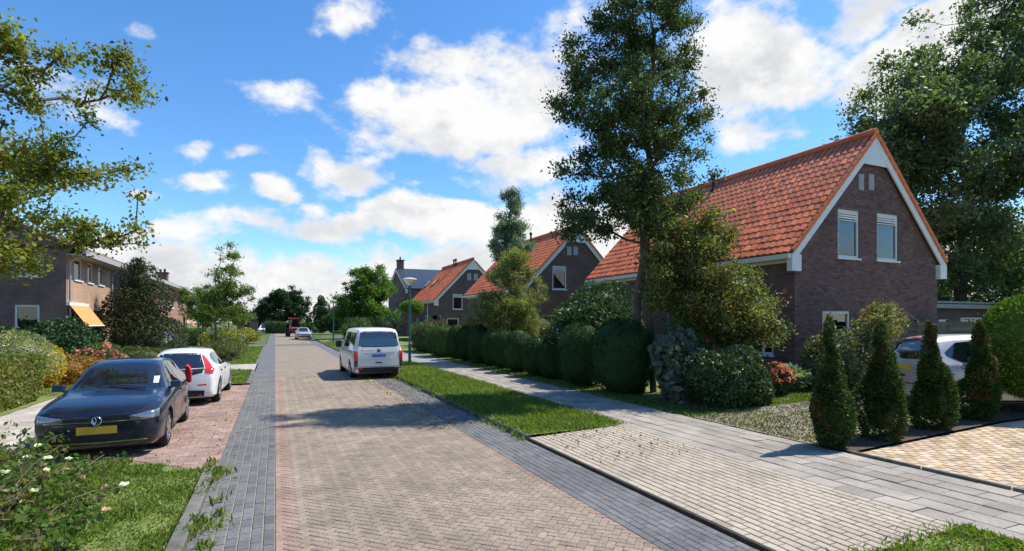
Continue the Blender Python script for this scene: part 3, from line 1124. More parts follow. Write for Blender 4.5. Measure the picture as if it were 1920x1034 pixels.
def roof_tiles(parent, slopes, tw, te, mat, limit, tv=.1):
    """slopes: (origin at eave, dir along eave, dir up slope, normal, length, slope length)"""
    V, F = tile_geo(tw, te * 1.12)
    meshes = []
    if limit:
        for k in range(7):
            mb = MB()
            q = .78 + k * .07
            mb.cur = (q, q * random.uniform(.9, 1.08), q * random.uniform(.9, 1.1))
            mb.add(V, F)
            me = mb.mesh('roof_tile', M[mat], 50)
            meshes.append(me)
    rest = MB()
    recs = []
    root = parent
    while root.parent: root = root.parent
    W = Matrix.Translation(root.location) @ root.rotation_euler.to_matrix().to_4x4()
    for si, (O, A, Up, N, L, SL) in enumerate(slopes):
        nc, nr = int(L / tw), int(SL / te + .5)
        for r in range(nr):
            for c in range(nc):
                p = O + A * (c * tw) + Up * (r * te)
                wp = W @ p
                recs.append((si, Q(*wp)[2], p, (A, Up, N)))
    recs.sort(key=lambda k: (k[0], k[1]))
    for i, (si, zc, p, (A, Up, N)) in enumerate(recs):
        p = p + N * random.gauss(0, .003)
        mx = Matrix((A, Up, N)).transposed()
        mx = mx @ Matrix.Rotation(random.gauss(0, .006), 3, 'Z')
        if i < limit and si == 0:
            o = mobj('roof_tile', random.choice(meshes), parent)
            o.matrix_local = Matrix.Translation(p) @ mx.to_4x4()
        else:
            k = random.gauss(1, tv)
            rest.cur = (k, k * random.uniform(.92, 1.06), k * random.uniform(.9, 1.1))
            rest.add([mx @ Vector(v) + p for v in V], F)
    o = rest.build('roof_tiles', M[mat], parent, smooth=50)
    o['kind'] = 'stuff'


def brick_skin(parent, outline, holes, O, U, N, bw=.22, bh=.0625, j=.010):
    """separate brick faces on a convex wall outline, clipped at edges and openings"""
    O, U, N = Vector(O), Vector(U), Vector(N)
    Z = Vector((0, 0, 1))
    us = [p[0] for p in outline]; vs = [p[1] for p in outline]
    n = len(outline)
    ccw = sum(outline[i][0] * outline[(i + 1) % n][1] - outline[(i + 1) % n][0] * outline[i][1] for i in range(n)) > 0
    edges = []
    for i in range(n):
        (x0, y0), (x1, y1) = outline[i], outline[(i + 1) % n]
        a, b = -(y1 - y0), (x1 - x0)
        if not ccw: a, b = -a, -b
        l = math.hypot(a, b)
        edges.append((a / l, b / l, (a * x0 + b * y0) / l))
    mb = MB()
    r = 0
    v = min(vs)
    while v < max(vs):
        u = min(us) - (bw / 2 if r % 2 else 0)
        while u < max(us):
            spans = [(u + j / 2, u + bw - j / 2)]
            for (a, b, c, d) in holes:
                if v + bh > c and v < d:
                    ns = []
                    for s0, s1 in spans:
                        if s1 <= a or s0 >= b: ns.append((s0, s1))
                        else:
                            if s0 < a: ns.append((s0, a))
                            if s1 > b: ns.append((b, s1))
                    spans = ns
            for s0, s1 in spans:
                if s1 - s0 < .02: continue
                p = [(s0, v + j / 2), (s1, v + j / 2), (s1, v + bh - j / 2), (s0, v + bh - j / 2)]
                for e in edges:
                    p = clip(p, *e)
                    if len(p) < 3: break
                if len(p) < 3 or area(p) < .001: continue
                k = random.gauss(1, .17)
                k = min(1.5, max(.55, k))
                mb.cur = (k * random.uniform(.95, 1.08), k, k * random.uniform(.95, 1.12))
                d = .004 + random.uniform(0, .0025)
                m = len(p)
                P0 = [O + U * a + Z * b + N * d for a, b in p]
                P1 = [O + U * a + Z * b - N * .002 for a, b in p]
                mb.add(P0 + P1, [tuple(range(m))] + [(i, (i + 1) % m, m + (i + 1) % m, m + i) for i in range(m)])
            u += bw
        v += bh
        r += 1
    o = mb.build('bricks', M['wall_piece'], parent)
    o['kind'] = 'stuff'


def gable_house(name, label, loc, rz, W, L, ze, zrd, gable=(), front=(), ov=.28, mats=('wall_brick', 'wall_brick', 'tile'), tw=.245, te=.33, limit=0,
                skin=False, white=True, apex=True, cat='house', fascia=.42, sidev=.16, ridge=True, back=()):
    """local frame: width along x 0..W, ridge along y 0..L, near gable at y=0 facing -y, front eave wall at x=0 facing -x.
    gable / front: (rect, style, backing)"""
    root = thing(name, label, cat, loc, rz)
    slope = (zrd - ze) / (W / 2)
    gh = [g[0] for g in gable]
    fh = [g[0] for g in front]
    mb = MB()
    gout = [(0, -.3), (W, -.3), (W, ze), (W / 2, zrd), (0, ze)]
    # seen from outside, u runs along +x on the gable
    wall_face(mb, gout, gh, (0, 0, 0), (1, 0, 0), (0, -1, 0))
    wall_face(mb, gout, [], (0, L, 0), (1, 0, 0), (0, 1, 0))
    wall_face(mb, [(0, -.3), (L, -.3), (L, ze), (0, ze)], [], (W, 0, 0), (0, 1, 0), (1, 0, 0))
    wall = mb.build('wall', M['wall_mortar'] if skin else M[mats[0]], root)
    mb = MB()
    wall_face(mb, [(0, -.3), (L, -.3), (L, ze), (0, ze)], fh, (0, 0, 0), (0, 1, 0), (-1, 0, 0))
    wall2 = mb.build('front_wall', M['wall_mortar'] if skin else M[mats[1]], root)
    if skin:
        brick_skin(wall, gout, gh, (0, 0, 0), (1, 0, 0), (0, -1, 0))
        brick_skin(wall2, [(0, -.3), (L, -.3), (L, ze), (0, ze)], fh, (0, 0, 0), (0, 1, 0), (-1, 0, 0))
    for rect, style, back_ in gable:
        window(root, rect, (0, 0, 0), (1, 0, 0), (0, -1, 0), style, back=back_)
    for rect, style, back_ in front:
        window(root, rect, (0, 0, 0), (0, 1, 0), (-1, 0, 0), style, back=back_)
    # upper floor and ceiling keep the rooms dark and closed
    mb = MB(); mb.bx(.05, W - .05, .3, L - .05, ze * .56, ze * .56 + .15); mb.build('floor_slab', M['grey_paint'], root)
    # roof deck
    g = sidev
    roof = MB()
    t = .10
    e0 = (-ov, ze - ov * slope)
    pl = [(-ov, e0[1] + .02), (W / 2, zrd + .02), (W + ov, e0[1] + .02), (W + ov, e0[1] + .02 + t), (W / 2, zrd + .02 + t * 1.3), (-ov, e0[1] + .02 + t)]
    roof.prism([(a, -g, b) for a, b in pl], (0, -g, 0), (0, L + g, 0))
    ro = roof.build('roof', M[mats[2]] if not white else M['tile_old'] if mats[2] == 'tile' else M[mats[2]], root)
    up = Vector((W / 2 + ov, 0, zrd - e0[1])).normalized()
    nl = Vector((-up.z, 0, up.x))
    SL = math.hypot(W / 2 + ov, zrd - e0[1])
    zt = .02 + t * 1.12
    up2 = Vector((-up.x, 0, up.z)); n2 = Vector((up.z, 0, up.x))
    A = Vector((0, -1, 0))
    s1 = (Vector((-ov, L + g - .02, e0[1] + zt)) - up * .06, A, up, nl, L + 2 * g, SL)
    s2 = (Vector((W + ov, -g, e0[1] + zt)) - up2 * .06, Vector((0, 1, 0)), up2, n2, L + 2 * g, SL)
    if mats[2] in ('tile', 'tile_old'):
        roof_tiles(ro, [s1, s2], tw, te, mats[2], limit)
    else:
        mb = MB()
        for s in (s1, s2):
            n = int(s[4] / .30)
            for i in range(n):
                p0 = s[0] + s[1] * (i * .30 + .1)
                mb.tube([p0 + s[3] * .0, p0 + s[2] * SL], .035, 5)
        mb.build('seam', M[mats[2]], ro)
    if ridge:
        n = int((L + 2 * g) / .36)
        me = MB().lathe([(.115, -.19), (.125, -.17), (.12, .19)], 10, Matrix.Rotation(R(90), 3, 'X')).mesh('ridge_tile', M[mats[2]], 40)
        for i in range(n):
            mobj('ridge_tile', me, ro, (W / 2, -g + .18 + i * (L + 2 * g - .0) / n, zrd + zt + .04))
    # boards
    if white:
        for side in (0, 1):
            mx = lambda a: a if side == 0 else W - a
            bw = .24
            b = MB()
            q = [(-ov + .0, e0[1] + .02), (W / 2, zrd + .02), (W / 2, zrd + .02 - bw * 1.35), (-ov, e0[1] + .02 - bw * 1.35)]
            b.prism([(mx(x), -g + .012, z) for x, z in q], (0, 0, 0), (0, .05, 0))
            b.build('bargeboard', M['white'], root)
            b = MB()
            b.bx(min(mx(-ov - .02), mx(.10)), max(mx(-ov - .02), mx(.10)), -g + .004, .03, e0[1] - .50, e0[1] + .0)
            b.build('eave_bracket', M['white'], root)
            v = MB()
            ns = int(SL / te)
            for i in range(ns):
                s = (i + .5) * te
                c = Vector((-ov, -g - .012, e0[1] + .02 + t * .9)) + up * s
                c.x = mx(c.x)
                an = math.atan2(up.z, up.x) * (1 if side == 0 else -1)
                v.box(c, (te * .98, .045, .13), Matrix.Rotation(-an + (.045 if side == 0 else -.045), 3, 'Y'))
            v.build('verge_tiles', M[mats[2]], root)
        if apex:
            b = MB()
            h = .95
            b.prism([(W / 2, -g + .022, zrd - .1), (W / 2 - h / slope, -g + .022, zrd - h), (W / 2 + h / slope, -g + .022, zrd - h)], (0, 0, 0), (0, .03, 0))
            b.build('apex_panel', M['white'], root)
        b = MB()
        b.bx(-.05, -.006, .05, L + .02, ze - fascia - .08, ze - .02)
        b.bx(-ov, -.05, .05, L + .02, e0[1] - .12, e0[1] - .09)
        b.build('fascia', M['white'], root)
        gt = MB()
        gt.prism([(-ov - .13, -g + .05, e0[1] + .02), (-ov - .11, -g + .05, e0[1] - .12), (-ov + .02, -g + .05, e0[1] - .12), (-ov + .02, -g + .05, e0[1] + .02)], (0, 0, 0), (0, L + 2 * g - .1, 0))
        gt.build('gutter_box', M['white'], root)
    return root


def rect_gable(X0, Y0, zg, px0, px1, py0, py1):
    a, b = onY(px0, Y0), onY(px1, Y0)
    return (a - X0, b - X0, zat(py1, (a + b) / 2, Y0) - zg, zat(py0, (a + b) / 2, Y0) - zg)


def rect_front(X0, Y0, zg, px0, px1, py0, py1):
    a, b = onX(px1, X0), onX(px0, X0)
    return (a - Y0, b - Y0, zat(py1, X0, (a + b) / 2) - zg, zat(py0, X0, (a + b) / 2) - zg)


ZG = .30
H1X, H1Y, HW, HL = 14.52, 11.4, 7.38, 11.3
rg = lambda *a: rect_gable(H1X, H1Y, ZG, *a)
rf = lambda *a: rect_front(H1X, H1Y, ZG, *a)
h1 = gable_house('brick_house', 'nearest brown brick house with red pantile roof, two tall upper gable windows', (H1X, H1Y, ZG), 0, HW, HL, 4.22, 8.02,
                 [(rg(1571, 1611, 394, 484), 'vent', 'curtain'), (rg(1644, 1684, 402, 489), 'vent', 'curtain'), (rg(1542, 1594, 584, 648), 'plain', None)],
                 [(rf(1385, 1450, 566, 664), 'right', None), (rf(1270, 1330, 570, 655), 'double', 'curtain'), (rf(1165, 1200, 575, 640), 'plain', 'curtain')],
                 limit=300, skin=True)
for i, (a, b) in enumerate(((1609, 1619), (1628, 1638))):      # air vents in the gable
    r_ = rg(a, b, 327, 357)
    mb = MB(); mb.bx(r_[0], r_[1], -.02, .01, r_[2], r_[3])
    for k in range(5):
        z = r_[2] + (r_[3] - r_[2]) * (k + .5) / 5
        mb.bx(r_[0] + .02, r_[1] - .02, -.032, -.018, z - .03, z + .012)
    mb.build('gable_vent', M['grey_paint'], h1)
mb = MB(); mb.bx(-.012, -.002, .28, .42, 2.75 - .0, 2.92); mb.build('number_plate', M['awning_red'], h1)
for yy, zz in ((6.6, 7.55), (7.7, 6.75)):                      # black flue pipes through the roof
    xx = (zz - 4.22) / (8.02 - 4.22) * HW / 2
    mb = MB()
    mb.tube([(xx, yy, zz - .1), (xx, yy, zz + .75)], .075, 10)
    mb.lathe([(.11, .72), (.12, .78), (.12, .86), (.06, .92)], 10, None, (xx, yy, zz))
    mb.lathe([(.22, -.12), (.12, .16), (.08, .26)], 10, None, (xx, yy, zz))
    mb.build('flue_pipe', M['black_pvc'], h1, smooth=40)
mb = MB(); mb.tube([(-.10, 5.6, 3.55), (-.10, 5.6, .1)], .04, 8); mb.build('downpipe', M['grey_paint'], h1)

H2Y = 30.35
rg2 = lambda *a: rect_gable(14.4, H2Y, ZG, *a)
rf2 = lambda *a: rect_front(14.4, H2Y, ZG, *a)
h2 = gable_house('brick_house', 'second brown brick house with red pantile roof, behind the rhododendron', (14.4, H2Y, ZG), 0, HW, 11.0, 4.22, 8.02,
                 [(rg2(1036, 1062, 499, 543), 'vent', 'curtain'), ((4.6, 5.5, 3.1, 4.6), 'vent', 'curtain'), ((1.2, 2.6, 1.0, 2.3), 'plain', None)],
                 [((1.0, 2.6, .9, 2.3), 'double', 'curtain'), ((4, 5.2, .9, 2.3), 'plain', None), ((7.5, 9.5, .9, 2.3), 'double', 'curtain')], tw=.26, te=.34)
for a, b in ((1063, 1071), (1075, 1083)):
    r_ = rg2(a, b, 463, 479)
    mb = MB(); mb.bx(r_[0], r_[1], -.03, .01, r_[2], r_[3]); mb.build('gable_vent', M['grey_paint'], h2)
mb = MB(); mb.tube([(3.3, 6.0, 7.4), (3.3, 6.0, 8.5)], .075, 8); mb.lathe([(.11, 0), (.12, .14), (.05, .2)], 8, None, (3.3, 6.0, 8.45)); mb.build('flue_pipe', M['black_pvc'], h2, smooth=40)

H3Y = 50.4
rf3 = lambda *a: rect_front(14.4, H3Y, ZG, *a)
h3 = gable_house('brick_house', 'third brown brick house with red pantile roof and two skylights, behind the street lamp', (14.4, H3Y, ZG), 0, HW, 10.4, 4.22, 8.02,
                 [((1.6, 2.6, 3.1, 4.6), 'vent', 'curtain'), ((4.6, 5.5, 3.1, 4.6), 'vent', 'curtain'), ((1.0, 2.2, .9, 2.2), 'plain', None)],
                 [(rf3(811, 822, 592, 612), 'double', 'curtain'), (rf3(797, 805, 592, 612), 'plain', None), ((7.2, 8.6, .9, 2.2), 'double', 'curtain')], tw=.30, te=.36)
mb = MB(); mb.bx(3.1, 3.5, -.03, .01, 6.0, 6.7); mb.bx(3.8, 4.2, -.03, .01, 6.0, 6.7); mb.build('gable_vent', M['grey_paint'], h3)
for px, py in ((803, 526), (817, 520)):
    yy = onX(px, 16.2) - H3Y
    sl = (8.02 - 4.22) / (HW / 2)
    c = Vector((1.75, yy, 4.22 + 1.75 * sl + .21))
    mx = Matrix.Rotation(-math.atan(sl), 3, 'Y')
    mb = MB(); mb.box(c, (1.05, .80, .10), mx); sk = mb.build('skylight', M['black_pvc'], h3)
    mb = MB(); mb.box(c + mx @ Vector((0, 0, .055)), (.88, .64, .012), mx); mb.build('pane', M['pane'], sk)
for yy in (4.6, 5.3):
    mb = MB(); mb.tube([(3.4, yy, 7.4), (3.4, yy, 8.5)], .08, 8); mb.lathe([(.12, 0), (.13, .16), (.05, .22)], 8, None, (3.4, yy, 8.45)); mb.build('flue_pipe', M['black_pvc'], h3, smooth=40)
mb = MB(); mb.tube([(-.08, 3.2, 3.6), (-.08, 3.2, .1)], .06, 8); mb.build('downpipe', M['white'], h3)

# dark seam-roofed house beyond: gable towards the street (world -X), roof slope towards the camera
hs = gable_house('seam_roof_house', 'brick house with dark blue ribbed roof and brick chimney beyond the lamp', (15.2, 79.0, .3), R(-90), 12.0, 11.0, 6.1, 9.0,
                 [((2.0, 3.2, 1.0, 2.4), 'plain', None), ((8.2, 9.4, 3.6, 4.9), 'plain', 'curtain'), ((5.4, 6.5, 3.6, 4.9), 'plain', 'curtain'), ((8.4, 9.6, .9, 2.3), 'plain', None)],
                 [], mats=('left_brick', 'left_brick', 'slate'), ridge=False, apex=False, fascia=.3)
mb = MB(); mb.bx(5.3, 6.3, .1, .9, 8.6, 10.2); mb.bx(5.2, 6.4, .0, 1.0, 10.2, 10.32); ch = mb.build('chimney', M['left_brick'], hs)
mb = MB(); mb.tube([(5.8, .5, 10.3), (5.8, .5, 10.75)], .11, 8); mb.build('chimney_pot', M['black_pvc'], ch)

# left row: darker brick on gables, lighter on street fronts, shade and sun put into the colours. Local frame is mirrored: front eave wall is at local x=W
def left_house(name, label, X, Y0, L, W, ze, zrd, front, gablew, mats, chimney=None):
    # rotate by 180 deg so that the local front (-x) faces +X; the local near gable then faces +Y, so its windows go on a back list
    root = gable_house(name, label, (X, Y0 + L, .08), R(180), W, L, ze, zrd, [], [], mats=mats, white=False, tw=.30, te=.36, sidev=.12, ov=.55)
    # front wall with openings replaces the blank one
    for c in list(root.children):
        if c.name.startswith('front_wall') or c.name.startswith('wall'):
            bpy.data.objects.remove(c)
    mb = MB()
    wall_face(mb, [(0, -.3), (L, -.3), (L, ze), (0, ze)], [f[0] for f in front], (0, 0, 0), (0, 1, 0), (-1, 0, 0))
    mb.build('front_wall', M[mats[1]], root)
    gout = [(0, -.3), (W, -.3), (W, ze), (W / 2, zrd), (0, ze)]
    mb = MB()
    wall_face(mb, gout, [], (0, 0, 0), (1, 0, 0), (0, -1, 0))
    wall_face(mb, gout, [f[0] for f in gablew], (0, L, 0), (1, 0, 0), (0, 1, 0))
    wall_face(mb, [(0, -.3), (L, -.3), (L, ze), (0, ze)], [], (W, 0, 0), (0, 1, 0), (1, 0, 0))
    mb.build('wall', M[mats[0]], root)
    for rect, style, b in front: window(root, rect, (0, 0, 0), (0, 1, 0), (-1, 0, 0), style, back=b)
    for rect, style, b in gablew: window(root, rect, (0, L, 0), (1, 0, 0), (0, 1, 0), style, back=b)
    s = (zrd - ze) / (W / 2)
    e = ze - .55 * s
    mb = MB()
    mb.bx(-.70, -.03, -.1, L + .1, e - .16, e - .10)
    mb.bx(-.72, -.60, -.1, L + .1, e - .16, e + .10)
    mb.build('eave_box', M['grey_paint'], root)
    for k in (.12, L - .12):
        mb = MB(); mb.tube([(-.62, k, e - .1), (-.10, k, e - .45), (-.10, k, .0)], .045, 8); mb.build('downpipe', M['grey_paint'], root)
    return root


LX = -8.4


def lf(px0, px1, py0, py1, Y0, L):
    # front rect in the rotated frame: local y runs from the far end back towards us
    a, b = onX(px0, LX), onX(px1, LX)
    z1, z0 = zat(py0, LX, (a + b) / 2) - .08, zat(py1, LX, (a + b) / 2) - .08
    return (Y0 + L - b, Y0 + L - a, z0, z1)


def lg(px0, px1, py0, py1, Y0):
    a, b = onY(px0, Y0), onY(px1, Y0)
    return (LX - b, LX - a, zat(py1, (a + b) / 2, Y0) - .08, zat(py0, (a + b) / 2, Y0) - .08)


L1Y, L1L = 29.4, 6.9
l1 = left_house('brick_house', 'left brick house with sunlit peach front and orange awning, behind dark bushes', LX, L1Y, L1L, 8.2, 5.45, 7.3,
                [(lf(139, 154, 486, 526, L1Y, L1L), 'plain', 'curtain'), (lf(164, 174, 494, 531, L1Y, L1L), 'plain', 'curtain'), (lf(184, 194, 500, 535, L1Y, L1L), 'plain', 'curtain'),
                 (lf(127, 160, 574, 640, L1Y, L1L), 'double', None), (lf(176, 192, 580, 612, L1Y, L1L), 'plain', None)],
                [(lg(27, 74, 572, 632, L1Y), 'plain', 'blind'), (lg(35, 76, 478, 518, L1Y), 'plain', 'blind')], ('left_brick', 'sunlit_brick', 'tile_old'))
# awning over the front window
aw = MB()
y0, y1 = onX(124, LX), onX(160, LX)
zt_, zb_ = zat(571, LX, y0), zat(611, LX + .7, (y0 + y1) / 2)
aw.prism([(LX + .12, y0, zt_), (LX + .75, y0, zb_), (LX + .75, y0, zb_ - .02), (LX + .12, y0, zt_ - .03)], (0, 0, 0), (0, y1 - y0, 0))
awo = aw.build('awning', M['awning'])
tag(awo, 'orange fabric awning let down over the left house front window', 'awning')
a2 = MB()
a2.bx(LX + .01, LX + .14, y0 - .05, y1 + .05, zt_ - .04, zt_ + .10)
a2.tube([(LX + .75, y0, zb_ - .01), (LX + .75, y1, zb_ - .01)], .025, 8)
a2.build('awning_frame', M['white'], awo)
a3 = MB()
for yy in (y0 + .03, y1 - .03):
    a3.tube([(LX + .03, yy, zb_), (LX + .73, yy, zb_ - .02)], .015, 6)
a3.build('awning_arm', M['grey_paint'], awo)

L2Y, L2L = 41.6, 22.0
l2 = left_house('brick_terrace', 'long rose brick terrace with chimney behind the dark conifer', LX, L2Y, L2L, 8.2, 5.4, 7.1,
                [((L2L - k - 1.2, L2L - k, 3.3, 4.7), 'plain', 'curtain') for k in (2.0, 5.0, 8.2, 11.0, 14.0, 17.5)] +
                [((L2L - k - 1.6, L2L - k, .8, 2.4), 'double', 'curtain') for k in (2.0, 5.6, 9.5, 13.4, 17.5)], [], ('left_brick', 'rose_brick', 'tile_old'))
for yy in (1.2,):
    mb = MB(); mb.bx(1.3, 2.1, yy, yy + .9, 5.7, 6.85); mb.bx(1.2, 2.2, yy - .1, yy + 1.0, 6.85, 6.95); c_ = mb.build('chimney', M['left_brick'], l2)
    mb = MB(); mb.tube([(1.55, yy + .45, 6.9), (1.55, yy + .45, 7.3)], .1, 8); mb.tube([(1.9, yy + .45, 6.9), (1.9, yy + .45, 7.25)], .1, 8); mb.build('chimney_pot', M['black_pvc'], c_)
aw = MB()
aw.prism([(LX + .1, 62.0, 2.75), (LX + .9, 62.0, 1.75), (LX + .9, 62.0, 1.72), (LX + .1, 62.0, 2.72)], (0, 0, 0), (0, 1.8, 0))
ao = aw.build('awning', M['awning_red']); tag(ao, 'small red awning at the far end of the rose brick terrace', 'awning')
a2 = MB(); a2.bx(LX + .01, LX + .13, 61.95, 63.85, 2.70, 2.82); a2.build('awning_frame', M['white'], ao)
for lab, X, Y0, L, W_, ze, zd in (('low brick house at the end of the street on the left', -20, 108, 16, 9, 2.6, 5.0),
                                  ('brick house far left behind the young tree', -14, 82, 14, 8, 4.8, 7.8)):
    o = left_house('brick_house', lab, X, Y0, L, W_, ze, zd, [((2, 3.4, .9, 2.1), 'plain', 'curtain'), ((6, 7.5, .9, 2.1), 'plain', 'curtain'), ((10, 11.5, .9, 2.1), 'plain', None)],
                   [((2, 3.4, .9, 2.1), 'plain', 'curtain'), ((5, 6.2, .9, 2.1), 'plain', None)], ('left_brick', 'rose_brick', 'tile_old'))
o = gable_house('brick_house', 'dark gabled house behind the trees at the end of the street', (10.0, 128, .3), 0, 10, 12, 3.4, 6.6,
                [((3.0, 4.2, 2.6, 3.3), 'plain', 'curtain'), ((6, 7.2, .9, 2.3), 'plain', None)], [((3, 4.4, .9, 2.3), 'plain', None)], mats=('left_brick', 'left_brick', 'tile_old'), white=False, tw=.35, te=.4)
o = gable_house('brick_house', 'low brick bungalow across the end of the street beside the parked white car', (-7.5, 128, .1), 0, 9.5, 10, 2.7, 5.2,
                [((1.2, 2.6, .7, 2.1), 'plain', 'curtain'), ((4, 5, .0, 2.1), 'plain', None), ((6.2, 7.8, .7, 2.1), 'plain', 'curtain')], [], mats=('rose_brick', 'rose_brick', 'tile_old'), white=False, tw=.35, te=.4)

# outbuilding and fence behind the parked silver car
sh = thing('outbuilding', 'flat-roofed brick outbuilding right of the nearest house', 'shed', (29.6, 15.6, .3))
mb = MB()
wall_face(mb, [(0, -.2), (5.6, -.2), (5.6, 2.75), (0, 2.75)], [(.5, 1.4, .3, 2.0), (2.4, 4.4, .9, 2.1)], (0, 0, 0), (1, 0, 0), (0, -1, 0))
wall_face(mb, [(0, -.2), (4.5, -.2), (4.5, 2.75), (0, 2.75)], [], (0, 0, 0), (0, 1, 0), (-1, 0, 0))
wall_face(mb, [(0, -.2), (4.5, -.2), (4.5, 2.75), (0, 2.75)], [], (5.6, 0, 0), (0, 1, 0), (1, 0, 0))
wall_face(mb, [(0, -.2), (5.6, -.2), (5.6, 2.75), (0, 2.75)], [], (0, 4.5, 0), (1, 0, 0), (0, 1, 0))
mb.build('wall', M['wall_brick'], sh)
mb = MB(); mb.bx(-.25, 5.85, -.3, 4.7, 2.76, 2.80); mb.bx(-.25, 5.85, -.30, -.26, 2.55, 2.9); mb.bx(-.25, -.21, -.26, 4.7, 2.55, 2.9); mb.build('roof', M['grey_paint'], sh)
window(sh, (.5, 1.4, .3, 2.0), (0, 0, 0), (1, 0, 0), (0, -1, 0), 'plain', back=None)
window(sh, (2.4, 4.4, .9, 2.1), (0, 0, 0), (1, 0, 0), (0, -1, 0), 'double', back=None)
fe = thing('slat_fence', 'dark weathered horizontal slat fence between the silver car and the house', 'fence', (17.6, 10.7, .3))
for i in range(6):
    mb = MB(); mb.bx(-.045, .045, -.045, .045, -.2, 1.95); mb.build('post', M['dark_wood'], fe, (i * 1.8, 0, 0))
for i in range(5):
    for k in range(11):
        mb = MB(); q = random.uniform(.7, 1.3); mb.cur = (q, q, q)
        mb.bx(.05, 1.75, -.010, .010, 0, .150)
        mb.build('slat', M['dark_wood'], fe, (i * 1.8, -.03 + random.uniform(-.003, .003), .06 + k * .168))


# ================================================================ vehicles
def mono(xs, ys, q):
    """monotone cubic interpolation"""
    xs, ys, q = np.array(xs, float), np.array(ys, float), np.array(q, float)
    h = np.diff(xs); dl = np.diff(ys) / h
    m = np.zeros(len(xs))
    m[0], m[-1] = dl[0], dl[-1]
    for i in range(1, len(xs) - 1):
        if dl[i - 1] * dl[i] > 0:
            w1, w2 = 2 * h[i] + h[i - 1], h[i] + 2 * h[i - 1]
            m[i] = (w1 + w2) / (w1 / dl[i - 1] + w2 / dl[i])
    k = np.clip(np.searchsorted(xs, q) - 1, 0, len(xs) - 2)
    t = (q - xs[k]) / h[k]
    return (2 * t**3 - 3 * t**2 + 1) * ys[k] + (t**3 - 2 * t**2 + t) * h[k] * m[k] + (-2 * t**3 + 3 * t**2) * ys[k + 1] + (t**3 - t**2) * h[k] * m[k + 1]


def shell(stn, nst=64, nring=3):
    """stn rows: x, half width, belt z, top z, half width at top, bottom z. Returns closed mesh data"""
    stn = sorted(stn)
    X = [s[0] for s in stn]
    q = np.unique(np.concatenate([np.linspace(X[0], X[-1], nst), np.array(X)]))
    w, zb, zt, wt, z0 = [mono(X, [s[k] for s in stn], q) for k in range(1, 6)]
    rings = []
    for i in range(len(q)):
        g = zt[i] - zb[i]
        W, B, T, H, L = w[i], zb[i], zt[i], wt[i], z0[i]
        wb = W * .945
        half = [(0, L), (.62 * W, L), (.90 * W, L + .015), (.965 * W, L + .07), (.985 * W, L + (B - L) * .30), (1.0 * W, L + (B - L) * .58),
                (.992 * W, L + (B - L) * .80), (.975 * W, B - .035), (wb, B),
                (wb + (H - wb) * .50, B + g * .46), (wb + (H - wb) * .86, B + g * .82), (H * .96, B + g * .935), (H * .80, B + g * .985), (H * .45, T + .006), (0, T + .012)]
        rings.append(half)
    V, F = [], []
    n = len(rings[0])
    full = 2 * n - 2
    for i, hf in enumerate(rings):
        for (y, z) in hf: V.append((q[i], y, z))
        for (y, z) in hf[-2:0:-1]: V.append((q[i], -y, z))
    for i in range(len(q) - 1):
        for k in range(full):
            F.append((i * full + k, i * full + (k + 1) % full, (i + 1) * full + (k + 1) % full, (i + 1) * full + k))
    F.append(tuple(range(full)))
    F.append(tuple((len(q) - 1) * full + k for k in range(full))[::-1])
    return V, F


def body_mesh(name, stn, wheels, r_arch, W, mat, smooth=32):
    V, F = shell(stn)
    mb = MB(); mb.add(V, F)
    me = mb.mesh(name, mat)
    bo = bpy.data.objects.new('tmp_body', me); COL.objects.link(bo)
    cuts = []
    for x, z in wheels:
        for s in (-1, 1):
            c = MB(); c.lathe([(r_arch, -.22), (r_arch, .22)], 28, Matrix.Rotation(R(90), 3, 'X'), (x, s * (W - .10), z))
            co = c.build('tmp_cut', None); cuts.append(co)
            md = bo.modifiers.new('b', 'BOOLEAN'); md.operation = 'DIFFERENCE'; md.object = co; md.solver = 'EXACT'
    dg = bpy.context.evaluated_depsgraph_get()
    dg.update()
    res = bpy.data.meshes.new_from_object(bo.evaluated_get(dg))
    for c in cuts: bpy.data.objects.remove(c)
    bpy.data.objects.remove(bo)
    res.name = name
    if 'tint' in res.attributes: res.attributes.remove(res.attributes['tint'])
    res.polygons.foreach_set('use_smooth', np.ones(len(res.polygons), bool))
    res.set_sharp_from_angle(angle=R(smooth))
    res.materials.clear(); res.materials.append(mat)
    bvh = BVHTree.FromPolygons([tuple(v) for v in V], F)
    return res, bvh


